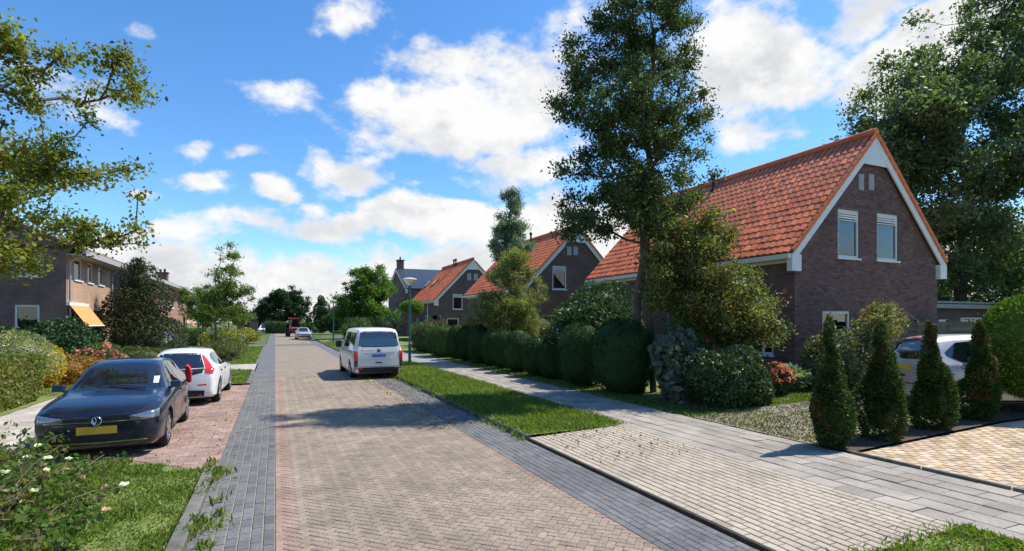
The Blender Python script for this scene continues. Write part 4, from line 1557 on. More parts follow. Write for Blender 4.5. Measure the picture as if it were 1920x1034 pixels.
def patch(bvh, view, top, bot, n=6, off=.004, sub=5):
    """panel lying on the body: two edge polylines in the view's plane, ruled between, thrown onto the shell"""
    def dense(pl):
        o = []
        for a, b in zip(pl, pl[1:]):
            for k in range(sub): o.append((a[0] + (b[0] - a[0]) * k / sub, a[1] + (b[1] - a[1]) * k / sub))
        o.append(pl[-1])
        return o
    A, B = dense(top), dense(bot)
    V, F, back = [], [], []
    for r in range(n + 1):
        f = r / n
        for (a, b) in zip(A, B):
            u, v = a[0] + (b[0] - a[0]) * f, a[1] + (b[1] - a[1]) * f
            o, d = {'front': ((6, u, v), (-1, 0, 0)), 'rear': ((-6, u, v), (1, 0, 0)), 'left': ((u, 6, v), (0, -1, 0)),
                    'right': ((u, -6, v), (0, 1, 0)), 'top': ((u, v, 6), (0, 0, -1))}[view]
            hit, nrm, _, _ = bvh.ray_cast(Vector(o), Vector(d))
            if hit is None:
                hit, nrm, _, _ = bvh.find_nearest(Vector((u if view in ('left', 'right', 'top') else (3 if view == 'front' else -3), u if view in ('front', 'rear') else 0, v)))
            if nrm.dot(Vector(d)) > 0: nrm = -nrm
            V.append(hit + nrm * off); back.append(hit - nrm * .004)
    m = len(A)
    for r in range(n):
        for k in range(m - 1):
            F.append((r * m + k, r * m + k + 1, (r + 1) * m + k + 1, (r + 1) * m + k))
    rim = list(range(m)) + [r * m + m - 1 for r in range(1, n + 1)] + [n * m + k for k in range(m - 2, -1, -1)] + [r * m for r in range(n - 1, 0, -1)]
    b0 = len(V)
    V += [back[i] for i in rim]
    for i in range(len(rim)):
        j = (i + 1) % len(rim)
        F.append((rim[i], b0 + i, b0 + j, rim[j]))
    return V, F


def panel(car, bvh, name, view, top, bot, mat, n=6, off=.004, parent=None, smooth=40):
    V, F = patch(bvh, view, top, bot, n, off)
    mb = MB(); mb.add(V, F)
    return mb.build(name, M[mat], parent or car, smooth=smooth)


def mirror_pts(p):
    return [(-a, b) for a, b in p]


def wheel_meshes(r, w, spokes=5, rimr=.66, mat='alloy'):
    RX = Matrix.Rotation(R(90), 3, 'X')
    t = MB()
    t.lathe([(r * rimr, -w / 2 + .01), (r * .90, -w / 2), (r * .985, -w / 2 + .025), (r, -w / 2 + .05), (r, w / 2 - .05), (r * .985, w / 2 - .025), (r * .90, w / 2), (r * rimr, w / 2 - .01)], 30, RX)
    tm = t.mesh('wheel', M['rubber'], 40)
    k = MB()
    k.lathe([(r * rimr + .004, w / 2 - .012), (r * rimr - .02, w / 2 - .004), (r * rimr - .035, w / 2 - .05), (.05, w / 2 - .065)], 30, RX)
    for i in range(spokes):
        a = 2 * math.pi * i / spokes
        mx = Matrix.Rotation(a, 3, 'Y')
        L = r * rimr - .03
        k.prism([mx @ Vector(p) for p in ((-.035, -w / 2 + .035, .03), (.035, -w / 2 + .035, .03), (.026, -w / 2 + .012, L), (-.026, -w / 2 + .012, L))], (0, 0, 0), tuple(mx @ Vector((0, -.03, 0))))
    k.lathe([(.055, -w / 2 + .0), (.05, -w / 2 - .0 + .03)], 14, None)
    km = k.mesh('rim', M[mat], 30)
    d = MB(); d.lathe([(r * rimr - .012, -.02), (r * rimr - .012, .0)], 24, RX)
    return tm, km


def add_wheels(car, axles, track, r, w, spokes=5, rimr=.66, mat='alloy'):
    RX = Matrix.Rotation(R(90), 3, 'X')
    for x in axles:
        for s in (1, -1):
            # outer side faces +-y
            t = MB()
            t.lathe([(r * rimr, -w / 2 + .01), (r * .90, -w / 2), (r * .985, -w / 2 + .025), (r, -w / 2 + .05), (r, w / 2 - .05), (r * .985, w / 2 - .025), (r * .90, w / 2), (r * rimr, w / 2 - .01)], 30, RX)
            wo = t.build('wheel', M['rubber'], car, (x, s * track, r), smooth=40)
            k = MB()
            o = s * (w / 2)
            k.lathe([(r * rimr + .006, o * .96), (r * rimr - .02, o * 1.0), (r * rimr - .03, o * .62)], 30, Matrix.Rotation(R(90), 3, 'X') @ Matrix.Scale(-1, 3, Vector((0, 0, 1))))
            for i in range(spokes):
                a = 2 * math.pi * i / spokes + .3
                mx = Matrix.Rotation(a, 3, 'Y')
                L = r * rimr - .02
                k.prism([mx @ Vector(p) for p in ((-.042, o * .70, .02), (.042, o * .70, .02), (.028, o * .92, L), (-.028, o * .92, L))], (0, 0, 0), (0, s * .022, 0))
            k.lathe([(.06, o * .60), (.06, o * .86), (.045, o * .90)], 14, Matrix.Rotation(R(90), 3, 'X') @ Matrix.Scale(-1, 3, Vector((0, 0, 1))))
            k.build('rim', M[mat], wo, smooth=30)
            d = MB(); d.lathe([(r * rimr, -.012), (r * rimr, .012)], 24, RX); d.build('brake_backing', M['trim'], wo, (0, o * .45, 0))


def side_mirror(car, x, y, z, mat, s):
    mb = MB()
    mb.prism([(x + .06, y - s * .02, z - .055), (x - .08, y - s * .02, z - .06), (x - .09, y - s * .02, z + .06), (x + .02, y - s * .02, z + .065)], (0, 0, 0), (0, s * .17, 0))
    mb.box((x - .02, y - s * .06, z - .055), (.06, .16, .04))
    m = mb.build('wing_mirror', mat, car)
    bv = m.modifiers.new('bev', 'BEVEL'); bv.width = .025; bv.segments = 3
    return m


def badge(car, c, N, Up, r, mat='chrome'):
    """round badge: ring with a V over a W"""
    N, Up = Vector(N).normalized(), Vector(Up).normalized()
    Sd = Up.cross(N)
    c = Vector(c)
    mx = Matrix((Sd, Up, N)).transposed()
    mb = MB()
    ring = [(r * math.cos(a), r * math.sin(a)) for a in np.linspace(0, 2 * math.pi, 25)]
    mb.tube([c + mx @ Vector((a, b, .012)) for a, b in ring], r * .10, 6)

    def bar(p, q):
        mb.tube([c + mx @ Vector((p[0] * r, p[1] * r, .012)), c + mx @ Vector((q[0] * r, q[1] * r, .012))], r * .085, 5)
    for s in (-1, 1):
        bar((s * .38, .86), (0, .12))
        bar((s * .86, .32), (s * .42, -.78))
        bar((s * .42, -.78), (0, -.02))
    o = mb.build('badge', M[mat], car, smooth=60)
    d = MB(); d.lathe([(r * 1.0, -.004), (r * .98, .008)], 24, mx, tuple(c)); d.build('badge_disc', M['trim'], o)
    return o


def plate(car, bvh, view, y, z, w, h, mat):
    return panel(car, bvh, 'number_plate', view, [(y - w / 2, z + h / 2), (y + w / 2, z + h / 2)], [(y - w / 2, z - h / 2), (y + w / 2, z - h / 2)], mat, 3, .012)


def seams(car, bvh, lines, view, wd=.007, mat='trim', name='door_seam'):
    for pl in lines:
        top, bot = [], []
        for i, p in enumerate(pl):
            a = Vector(pl[max(i - 1, 0)]); b = Vector(pl[min(i + 1, len(pl) - 1)])
            d = (b - a).normalized(); nn = Vector((-d.y, d.x)) * wd
            top.append((p[0] + nn.x, p[1] + nn.y)); bot.append((p[0] - nn.x, p[1] - nn.y))
        panel(car, bvh, name, view, top, bot, mat, 1, .0025)


def both(fn):
    for view, s in (('left', 1), ('right', -1)): fn(view, s)


def make_hatch(name, label, loc, rz, paint, kind):
    """hatchbacks and MPVs; x forward"""
    car = thing(name, label, 'car', loc, rz)
    P = dict(
        navy=dict(L=(2.03, -2.02), W=.86, ax=(1.19, -1.36), r=.315, st=[
            (2.03, .62, .67, .70, .46, .28), (2.00, .74, .71, .745, .54, .21), (1.92, .80, .745, .79, .60, .19), (1.75, .84, .785, .845, .64, .18), (1.35, .868, .85, .915, .67, .18),
            (.95, .875, .885, .965, .66, .18), (.78, .875, .905, 1.0, .66, .18), (.45, .875, .92, 1.20, .60, .18), (.08, .875, .935, 1.395, .555, .18), (-.25, .875, .945, 1.45, .55, .18), (-.7, .875, .955, 1.455, .545, .18),
            (-1.25, .872, .975, 1.425, .53, .18), (-1.58, .865, .985, 1.375, .51, .18), (-1.80, .845, .985, 1.16, .50, .19), (-1.93, .81, .965, 1.0, .50, .21), (-2.00, .765, .90, .935, .50, .24), (-2.02, .72, .80, .84, .48, .30)]),
        white=dict(L=(2.18, -2.19), W=.90, ax=(1.28, -1.37), r=.325, st=[
            (2.18, .62, .60, .64, .40, .30), (2.14, .74, .66, .70, .46, .22), (2.03, .82, .71, .76, .52, .19), (1.80, .862, .76, .83, .58, .18), (1.35, .892, .84, .91, .63, .18),
            (.98, .90, .89, .965, .66, .18), (.80, .90, .91, 1.0, .66, .18), (.45, .90, .925, 1.18, .60, .18), (.05, .90, .94, 1.375, .56, .18), (-.3, .90, .95, 1.43, .555, .18), (-.8, .90, .965, 1.435, .55, .18),
            (-1.35, .895, .99, 1.40, .53, .18), (-1.66, .885, 1.0, 1.345, .51, .18), (-1.93, .86, .995, 1.14, .50, .19), (-2.08, .83, .965, .995, .50, .21), (-2.16, .79, .88, .91, .50, .24), (-2.19, .74, .76, .80, .48, .32)]),
        silver=dict(L=(2.08, -2.05), W=.86, ax=(1.20, -1.38), r=.31, st=[
            (2.08, .60, .62, .66, .42, .30), (2.04, .72, .68, .72, .48, .22), (1.93, .79, .73, .78, .52, .2), (1.70, .83, .80, .87, .58, .2), (1.35, .855, .87, .95, .62, .2),
            (1.08, .86, .92, 1.02, .64, .2), (.85, .86, .94, 1.15, .62, .2), (.35, .86, .96, 1.44, .56, .2), (0.0, .86, .975, 1.56, .545, .2), (-.5, .86, .985, 1.61, .54, .2), (-1.1, .858, 1.0, 1.60, .535, .2),
            (-1.6, .85, 1.01, 1.55, .52, .2), (-1.82, .84, 1.01, 1.45, .51, .2), (-1.93, .825, 1.005, 1.24, .52, .21), (-1.99, .80, .98, 1.03, .53, .23), (-2.03, .765, .90, .94, .53, .26), (-2.05, .72, .78, .82, .5, .32)]))[kind]
    W, r = P['W'], P['r']
    me, bvh = body_mesh('body', P['st'], [(a, r + .015) for a in P['ax']], r + .055, W, M[paint])
    mobj('body', me, car)
    ub = MB(); ub.bx(P['L'][1] + .12, P['L'][0] - .15, -W + .25, W - .25, .17, .42); ub.build('underbody', M['trim'], car)
    add_wheels(car, P['ax'], W - .115, r, .205, 5 if kind != 'silver' else 7, .67)
    f, b = P['L']
    if kind == 'navy':
        ws = panel(car, bvh, 'windscreen', 'front', [(-.54, 1.40), (0, 1.41), (.54, 1.40)], [(-.76, .99), (0, .985), (.76, .99)], 'carglass', 10)
        panel(car, bvh, 'rear_window', 'rear', [(-.48, 1.34), (.48, 1.34)], [(-.56, 1.04), (.56, 1.04)], 'carglass', 8)
        wins = [[(.48, .985), (.12, 1.27), (-.30, 1.355), (-.33, 1.355)], [(.58, .965), (.30, .965), (-.10, .965), (-.33, .965)],
                [(-.41, 1.355), (-.75, 1.36), (-1.10, 1.335), (-1.32, 1.26)], [(-.41, .97), (-.75, .98), (-1.10, .995), (-1.40, 1.03)]]
        # front end
        panel(car, bvh, 'grille', 'front', [(-.60, .685), (0, .68), (.60, .685)], [(-.58, .60), (0, .585), (.58, .60)], 'trim', 4, .006)
        panel(car, bvh, 'chrome_strip', 'front', [(-.66, .628), (0, .618), (.66, .628)], [(-.66, .616), (0, .604), (.66, .616)], 'chrome', 1, .011)
        for s in (1, -1):
            hl = panel(car, bvh, 'headlight', 'front', [(s * .42, .690), (s * .60, .720), (s * .80, .755)], [(s * .44, .632), (s * .60, .615), (s * .805, .635)], 'lens_clear', 6, .007)
            for q in (.53, .68):
                l = MB(); l.lathe([(.045, -.02), (.04, .02), (.02, .035)], 16, Matrix.Rotation(R(90), 3, 'Y'), (f - .09 - (q - .5) * .5, s * q, .668)); l.build('lamp_lens', M['chrome'], hl, smooth=40)
            panel(car, bvh, 'fog_light', 'front', [(s * .50, .445), (s * .72, .455)], [(s * .54, .355), (s * .70, .365)], 'trim', 3, .006)
            l = MB(); l.lathe([(.04, -.01), (.035, .012)], 14, Matrix.Rotation(R(90), 3, 'Y'), (f - .085, s * .62, .405)); l.build('fog_lens', M['lens_clear'], car)
            panel(car, bvh, 'tail_light', 'rear', [(s * .40, .93), (s * .78, .95)], [(s * .42, .82), (s * .78, .80)], 'lens_red', 4, .008)
        panel(car, bvh, 'lower_intake', 'front', [(-.50, .46), (0, .45), (.50, .46)], [(-.48, .33), (0, .32), (.48, .33)], 'trim', 4, .006)
        panel(car, bvh, 'bumper_lip', 'front', [(-.66, .305), (0, .295), (.66, .305)], [(-.66, .29), (0, .28), (.66, .29)], 'chrome', 1, .008)
        plate(car, bvh, 'front', 0, .485, .52, .12, 'plate_yellow')
        badge(car, (f + .012, 0, .632), (1, 0, .1), (0, 0, 1), .064)
        panel(car, bvh, 'inspection_sticker', 'front', [(.52, 1.17), (.60, 1.17)], [(.53, 1.06), (.61, 1.06)], 'sticker', 2, .008)
        seams(car, bvh, [[(.0, .705), (.30, .71), (.55, .745), (.68, .82)], [(-.0, .705), (-.30, .71), (-.55, .745), (-.68, .82)]], 'front', .005, name='bonnet_seam')
        for s in (1, -1):
            wp = MB(); wp.tube([(.86, s * .1 + .35, 1.005), (.70, s * .1 - .22, 1.075)], .010, 5); wp.build('wiper', M['trim'], car)
    else:
        zt = 1.37 if kind == 'white' else 1.53
        panel(car, bvh, 'windscreen', 'front', [(-.50, zt), (.50, zt)], [(-.68, 1.0), (.68, 1.0)], 'carglass', 10)
        if kind == 'white':
            panel(car, bvh, 'rear_window', 'rear', [(-.45, 1.345), (0, 1.355), (.45, 1.345)], [(-.60, .985), (0, .965), (.60, .985)], 'carglass', 10)
            panel(car, bvh, 'tailgate_panel', 'rear', [(-.60, .975), (-.3, .955), (0, .955), (.3, .955), (.60, .975)], [(-.56, .86), (-.3, .80), (0, .795), (.3, .80), (.56, .86)], 'trim', 5, .0045)
            for s in (1, -1):
                panel(car, bvh, 'tail_light', 'rear', [(s * .49, 1.30), (s * .53, 1.29)], [(s * .635, .955), (s * .80, .955)], 'lens_red', 8, .012)
                panel(car, bvh, 'tail_light', 'rear', [(s * .60, .955), (s * .82, .965)], [(s * .64, .865), (s * .80, .835)], 'lens_red', 4, .012)
                panel(car, bvh, 'reflector', 'rear', [(s * .46, .56), (s * .66, .57)], [(s * .46, .525), (s * .66, .535)], 'lens_red', 2, .008)
                panel(car, bvh, 'headlight', 'front', [(s * .45, .70), (s * .78, .735)], [(s * .45, .60), (s * .79, .62)], 'lens_clear', 4, .007)
                e = MB(); e.tube([(b + .20, s * .52, .27), (b - .03, s * .52, .27)], .045, 12); e.build('exhaust', M['chrome'], car)
            panel(car, bvh, 'rear_diffuser', 'rear', [(-.62, .40), (0, .42), (.62, .40)], [(-.60, .25), (0, .25), (.60, .25)], 'trim', 4, .012)
            plate(car, bvh, 'rear', 0, .66, .52, .11, 'plate_yellow')
            # letter row on the dark tailgate
            for k in range(5):
                y = .32 - k * .16
                panel(car, bvh, 'tailgate_letter', 'rear', [(y - .03, .905), (y + .03, .905)], [(y - .03, .880), (y + .03, .880)], 'chrome', 1, .008)
            wins = [[(.50, .99), (.12, 1.25), (-.30, 1.335), (-.33, 1.335)], [(.62, .965), (.30, .965), (-.10, .965), (-.33, .97)],
                    [(-.41, 1.335), (-.85, 1.34), (-1.25, 1.30), (-1.50, 1.20)], [(-.41, .975), (-.85, .985), (-1.25, 1.01), (-1.55, 1.08)]]
        else:
            panel(car, bvh, 'rear_window', 'rear', [(-.46, 1.50), (0, 1.515), (.46, 1.50)], [(-.60, 1.09), (0, 1.07), (.60, 1.09)], 'carglass', 10)
            panel(car, bvh, 'brake_light', 'rear', [(-.22, 1.545), (.22, 1.545)], [(-.22, 1.522), (.22, 1.522)], 'lens_red', 2, .008)
            plate(car, bvh, 'rear', 0, .90, .52, .12, 'plate_yellow')
            panel(car, bvh, 'tailgate_handle', 'rear', [(-.10, .735), (.10, .735)], [(-.10, .69), (.10, .69)], 'trim', 2, .010)
            panel(car, bvh, 'bumper_strip', 'rear', [(-.70, .565), (0, .56), (.70, .565)], [(-.70, .545), (0, .54), (.70, .545)], 'trim', 1, .006)
            for s in (1, -1):
                panel(car, bvh, 'tail_light', 'rear', [(s * .64, 1.06), (s * .735, 1.06)], [(s * .66, .66), (s * .755, .66)], 'lens_red', 6, .009)
                panel(car, bvh, 'headlight', 'front', [(s * .40, .74), (s * .74, .78)], [(s * .42, .64), (s * .76, .66)], 'lens_clear', 4, .007)
            wins = [[(.82, 1.02), (.42, 1.29), (-.10, 1.48), (-.25, 1.49)], [(.90, .995), (.45, .995), (0, 1.0), (-.25, 1.005)],
                    [(-.33, 1.49), (-.90, 1.49), (-1.35, 1.45), (-1.62, 1.25)], [(-.33, 1.005), (-.90, 1.02), (-1.35, 1.05), (-1.60, 1.17)]]
        panel(car, bvh, 'grille', 'front', [(-.35, .67), (.35, .67)], [(-.33, .50), (.33, .50)], 'trim', 3, .006)
        plate(car, bvh, 'front', 0, .43, .52, .11, 'plate_yellow')

    def sides(view, s):
        for i in (0, 2):
            panel(car, bvh, 'side_window', view, wins[i], wins[i + 1], 'carglass', 6)
        xs = wins[1][0][0]
        zb_ = wins[1][0][1]
        seams(car, bvh, [[(xs + .12, zb_ - .02), (xs + .16, .55), (xs + .10, .26)], [(-.37, zb_ + .02), (-.37, .55), (-.36, .26)],
                         [(wins[3][-1][0] + .10, zb_), (-1.02, .72), (-.92, .52)]], view)
        for hx in (-.22, -1.12 if kind != 'silver' else -1.2):
            panel(car, bvh, 'door_handle', view, [(hx - .10, zb_ - .105), (hx + .10, zb_ - .10)], [(hx - .10, zb_ - .135), (hx + .10, zb_ - .13)], paint if paint == 'paint_navy' else 'trim', 2, .022)
        panel(car, bvh, 'sill_trim', view, [(P['ax'][1] + .42, .27), (P['ax'][0] - .42, .27)], [(P['ax'][1] + .42, .205), (P['ax'][0] - .42, .205)], 'trim', 2, .006)
        if kind == 'silver':
            panel(car, bvh, 'rub_strip', view, [(-.98, .60), (.75, .59)], [(-.98, .55), (.75, .54)], 'trim', 2, .012)
        side_mirror(car, xs + .02, s * (W - .05), zb_ + .055, M['trim'] if kind != 'navy' else M[paint], s)
    both(sides)
    return car


def make_van(name, label, loc, rz):
    car = thing(name, label, 'van', loc, rz)
    W = .95
    st = [(2.45, .70, .75, .80, .5, .30), (2.40, .82, .84, .90, .58, .22), (2.25, .89, .95, 1.03, .66, .2), (1.95, .93, 1.03, 1.15, .70, .2), (1.75, .95, 1.07, 1.27, .72, .2), (1.30, .95, 1.10, 1.66, .73, .2),
          (1.0, .95, 1.12, 1.86, .735, .2), (.6, .95, 1.13, 1.935, .735, .2), (-1.0, .95, 1.13, 1.955, .735, .2), (-2.05, .945, 1.13, 1.93, .73, .2), (-2.25, .935, 1.125, 1.88, .72, .22),
          (-2.33, .925, 1.12, 1.78, .72, .24), (-2.40, .915, 1.10, 1.38, .73, .26), (-2.44, .90, 1.06, 1.12, .72, .30), (-2.45, .88, .98, 1.03, .70, .34)]
    me, bvh = body_mesh('body', st, [(1.55, .345), (-1.46, .345)], .40, W, M['paint_van'])
    mobj('body', me, car)
    ub = MB(); ub.bx(-2.3, 2.25, -.62, .62, .20, .5); ub.build('underbody', M['trim'], car)
    add_wheels(car, (1.55, -1.46), W - .125, .335, .22, 5, .60)
    panel(car, bvh, 'windscreen', 'front', [(-.62, 1.84), (.62, 1.84)], [(-.78, 1.22), (.78, 1.22)], 'carglass', 8)
    panel(car, bvh, 'rear_window', 'rear', [(-.66, 1.78), (0, 1.80), (.66, 1.78)], [(-.76, 1.26), (0, 1.25), (.76, 1.26)], 'carglass', 10, .006)
    panel(car, bvh, 'window_seal', 'rear', [(-.71, 1.81), (0, 1.83), (.71, 1.81)], [(-.80, 1.235), (0, 1.225), (.80, 1.235)], 'trim', 10, .0025)
    for s in (1, -1):
        tl = panel(car, bvh, 'tail_light', 'rear', [(s * .775, 1.085), (s * .905, 1.075)], [(s * .785, .72), (s * .905, .72)], 'lens_red', 6, .014)
        panel(car, bvh, 'light_lower', 'rear', [(s * .785, .715), (s * .905, .715)], [(s * .785, .47), (s * .90, .47)], 'lens_dark', 4, .012, parent=car)
        panel(car, bvh, 'reflector', 'rear', [(s * .62, .435), (s * .88, .445)], [(s * .62, .385), (s * .88, .395)], 'lens_red', 2, .020)
        panel(car, bvh, 'headlight', 'front', [(s * .45, .92), (s * .83, .96)], [(s * .46, .80), (s * .85, .80)], 'lens_clear', 4, .007)
    panel(car, bvh, 'rear_bumper', 'rear', [(-.90, .46), (0, .46), (.90, .46)], [(-.88, .27), (0, .26), (.88, .27)], 'trim', 4, .016)
    panel(car, bvh, 'plate_recess', 'rear', [(-.52, .985), (0, .99), (.52, .985)], [(-.36, .815), (0, .81), (.36, .815)], 'paint_van', 4, .003)
    plate(car, bvh, 'rear', 0, .90, .52, .12, 'plate_blue')
    panel(car, bvh, 'tailgate_handle', 'rear', [(-.12, .655), (.12, .655)], [(-.12, .61), (.12, .61)], 'trim', 2, .014)
    badge(car, (-2.452, 0, 1.085), (-1, 0, .1), (0, 0, 1), .065, 'alloy')
    panel(car, bvh, 'plate_moulding', 'rear', [(-.60, 1.012), (0, 1.018), (.60, 1.012)], [(-.60, .998), (0, 1.002), (.60, .998)], 'grey_paint', 1, .010)
    # faint lettering left of the badge: a red mark and a grey line of type
    panel(car, bvh, 'lettering', 'rear', [(.64, 1.135), (.56, 1.135)], [(.64, 1.085), (.56, 1.085)], 'awning', 1, .006)
    for k in range(7):
        y = .52 - k * .052
        panel(car, bvh, 'lettering', 'rear', [(y, 1.118), (y - .036, 1.118)], [(y, 1.100), (y - .036, 1.100)], 'dust_text', 1, .006)
    seams(car, bvh, [[(-.765, 1.88), (-.80, 1.15), (-.765, .50), (0, .485), (.765, .50), (.80, 1.15), (.765, 1.88)]], 'rear', .006, name='tailgate_seam')
    seams(car, bvh, [[(-.765, .745), (0, .745), (.765, .745)]], 'rear', .004, 'grey_paint', name='tailgate_crease')

    def sides(view, s):
        panel(car, bvh, 'side_window', view, [(1.28, 1.42), (.95, 1.72), (.58, 1.77)], [(1.48, 1.18), (1.0, 1.18), (.58, 1.18)], 'carglass', 6)
        panel(car, bvh, 'side_window', view, [(.42, 1.77), (-.85, 1.78)], [(.42, 1.18), (-.85, 1.18)], 'carglass', 6)
        panel(car, bvh, 'side_window', view, [(-.98, 1.78), (-2.08, 1.76)], [(-.98, 1.18), (-2.15, 1.18)], 'carglass', 6)
        seams(car, bvh, [[(1.52, 1.14), (1.40, .70), (1.12, .33)], [(.50, 1.86), (.50, .32)], [(-.92, 1.86), (-.92, .32)], [(.5, 1.02), (-2.2, 1.02)]], view)
        panel(car, bvh, 'sill_trim', view, [(-1.02, .30), (1.10, .30)], [(-1.02, .22), (1.10, .22)], 'white', 2, .012)
        panel(car, bvh, 'door_handle', view, [(.55, 1.02), (.74, 1.02)], [(.55, .985), (.74, .985)], 'trim', 2, .022)
        mb = MB(); mb.prism([(1.36, s * .93, 1.10), (1.24, s * .93, 1.09), (1.23, s * .93, 1.36), (1.30, s * .93, 1.38)], (0, 0, 0), (0, s * .22, 0))
        m = mb.build('wing_mirror', M['trim'], car); bv = m.modifiers.new('b', 'BEVEL'); bv.width = .03; bv.segments = 2
    both(sides)
    return car


# headings: local +x is forward. Facing the camera down the street = heading -Y
van = make_van('delivery_van', 'white van parked half on the street beside the grass verge', (3.58, 23.05, 0), R(90.5))
polo = make_hatch('hatchback_car', 'dark navy hatchback facing the camera in the left parking bay', (-2.60, 12.35, 0), R(-89), 'paint_navy', 'navy')
v40 = make_hatch('hatchback_car', 'white hatchback with tall red tail lights parked behind the navy car', (-2.24, 18.15, 0), R(88.5), 'paint_white', 'white')
scen = make_hatch('minivan_car', 'silver people carrier on the driveway behind the cypresses', (14.62, 6.42, .30), R(-27), 'paint_silver', 'silver')
c3 = make_hatch('hatchback_car', 'small silver car parked far down the street in front of the tractor', (3.15, 70.5, 0), R(-88), 'paint_silver', 'navy')
c4 = make_hatch('hatchback_car', 'dark grey car with red lights half hidden by the planted strip on the left', (-4.1, 56.5, .05), R(70), 'paint_grey', 'white')
c5 = make_hatch('hatchback_car', 'pale car at the far left end of the street', (-1.9, 108, 0), R(-95), 'paint_white', 'silver')


def tractor(loc, rz):
    t = thing('tractor', 'red tractor with dark cab parked behind the far silver car', 'tractor', loc, rz)
    mb = MB(); mb.bx(.2, 2.0, -.38, .38, .75, 1.35); mb.prism([(2.0, -.38, .78), (2.2, -.38, .85), (2.15, -.38, 1.25), (2.0, -.38, 1.35)], (0, 0, 0), (0, .76, 0)); h = mb.build('bonnet', M['paint_red'], t)
    mb = MB(); mb.bx(2.16, 2.22, -.28, .28, .85, 1.2); mb.build('grille', M['trim'], h)
    mb = MB(); mb.bx(-1.2, 2.0, -.25, .25, .5, .8); mb.build('chassis', M['trim'], t)
    mb = MB()
    for x in (.2, -1.1):
        for y in (-.68, .68):
            mb.tube([(x, y, 1.0), (x * .85, y * .92, 2.55)], .05, 6)
    mb.build('cab_frame', M['trim'], t)
    mb = MB(); mb.bx(-1.15, .35, -.75, .75, 2.55, 2.75); mb.build('cab_roof', M['paint_red'], t)
    mb = MB(); mb.prism([(.17, -.64, 1.1), (.17, .64, 1.1), (.15, .60, 2.5), (.15, -.60, 2.5)], (0, 0, 0), (-.02, 0, 0)); mb.bx(-1.0, .1, -.64, -.62, 1.1, 2.5); mb.bx(-1.0, .1, .62, .64, 1.1, 2.5); mb.build('cab_glass', M['carglass'], t)
    RX = Matrix.Rotation(R(90), 3, 'X')
    for x, r, w, tr in ((1.55, .55, .36, .78), (-.75, .88, .48, .85)):
        for s in (1, -1):
            mb = MB(); mb.lathe([(r * .55, -w / 2), (r * .92, -w / 2), (r, -w / 2 + .06), (r, w / 2 - .06), (r * .92, w / 2), (r * .55, w / 2)], 26, RX)
            wo = mb.build('wheel', M['rubber'], t, (x, s * tr, r), smooth=40)
            mb = MB(); mb.lathe([(r * .55, -w * .3), (r * .5, w * .3), (.08, w * .3)], 20, RX); mb.build('rim', M['paint_red'], wo)
            mb = MB(); mb.bx(x - r * .8, x + r * .8, min(s * (tr - w / 2), s * (tr + w / 2)), max(s * (tr - w / 2), s * (tr + w / 2)), 2 * r + .04, 2 * r + .10); mb.build('mudguard', M['paint_red'], t)
    return t


tractor((2.5, 84, 0), R(-88))


def street_lamp(loc, label, h=4.25):
    t = thing('street_lamp', label, 'street lamp', loc, 0, 'green street lamps')
    mb = MB(); mb.tube([(0, 0, -.1), (0, 0, 1.0), (0, 0, 1.02), (0, 0, h - .45)], [.078, .075, .055, .045], 14); mb.build('pole', M['teal'], t, smooth=40)
    mb = MB(); mb.lathe([(.06, h - .46), (.075, h - .40), (.06, h - .34)], 14); mb.build('collar', M['teal'], t, smooth=40)
    mb = MB(); mb.lathe([(.07, h - .36), (.16, h - .30), (.30, h - .10), (.335, h - .06)], 22); b = mb.build('lamp_bowl', M['lamp_bowl'], t, smooth=40)
    mb = MB(); mb.lathe([(.35, h - .06), (.345, h - .03), (.20, h + .02), (.03, h + .04)], 22); mb.build('lamp_cap', M['lamp_bowl'], t, smooth=40)
    mb = MB(); mb.bx(-.045, .045, -.085, -.06, .55, .95); mb.build('hatch', M['teal'], t)
    return t


street_lamp((6.16, 26.5, .10), 'tall green street lamp on the verge beside the white van')
street_lamp((5.6, 59.0, .09), 'distant green street lamp beyond the van by the clipped hedge', 4.35)

# covered boat on a trailer in the left garden
bt = thing('covered_boat', 'small boat under a grey tarp on a trailer in the left garden', 'boat', (-7.6, 43.8, .08), R(20))
V, F = [], []
n = 12
for i in range(9):
    f = i / 8
    w = .85 * math.sin(math.pi * min(1, (f + .18) / 1.0 * .62)) * (1 if f < .75 else 1 - (f - .75) * 2.4)
    top = 1.25 + .16 * math.sin(f * math.pi)
    for k in range(n + 1):
        a = math.pi * k / n
        V.append((-1.9 + 3.8 * f, -w * math.cos(a), .62 + (top - .62) * math.sin(a) ** .7))
for i in range(8):
    for k in range(n): F.append((i * (n + 1) + k, i * (n + 1) + k + 1, (i + 1) * (n + 1) + k + 1, (i + 1) * (n + 1) + k))
F += [tuple(range(n + 1)), tuple(8 * (n + 1) + k for k in range(n + 1))[::-1]]
mb = MB(); mb.add(V, F); mb.build('tarp', M['tarp'], bt, smooth=50)
mb = MB(); mb.prism([(-1.85, 0, .62), (1.6, 0, .62), (1.2, 0, .38), (-1.7, 0, .38)], (0, -.5, 0), (0, .1, 0)); mb.prism([(-1.85, -.5, .62), (1.7, -.3, .62), (1.3, -.2, .36), (-1.7, -.35, .36)], (0, 0, 0), (0, .8, 0)); mb.build('hull', M['paint_van'], bt)
mb = MB(); mb.bx(-1.6, 2.3, -.04, .04, .28, .36); mb.bx(-.5, -.4, -.8, .8, .28, .36); mb.build('trailer_frame', M['grey_paint'], bt)
for s in (-1, 1):
    mb = MB(); mb.lathe([(.1, -.07), (.24, -.08), (.26, 0), (.24, .08), (.1, .07)], 18, Matrix.Rotation(R(90), 3, 'X')); mb.build('wheel', M['rubber'], bt, (-.45, s * .78, .26))

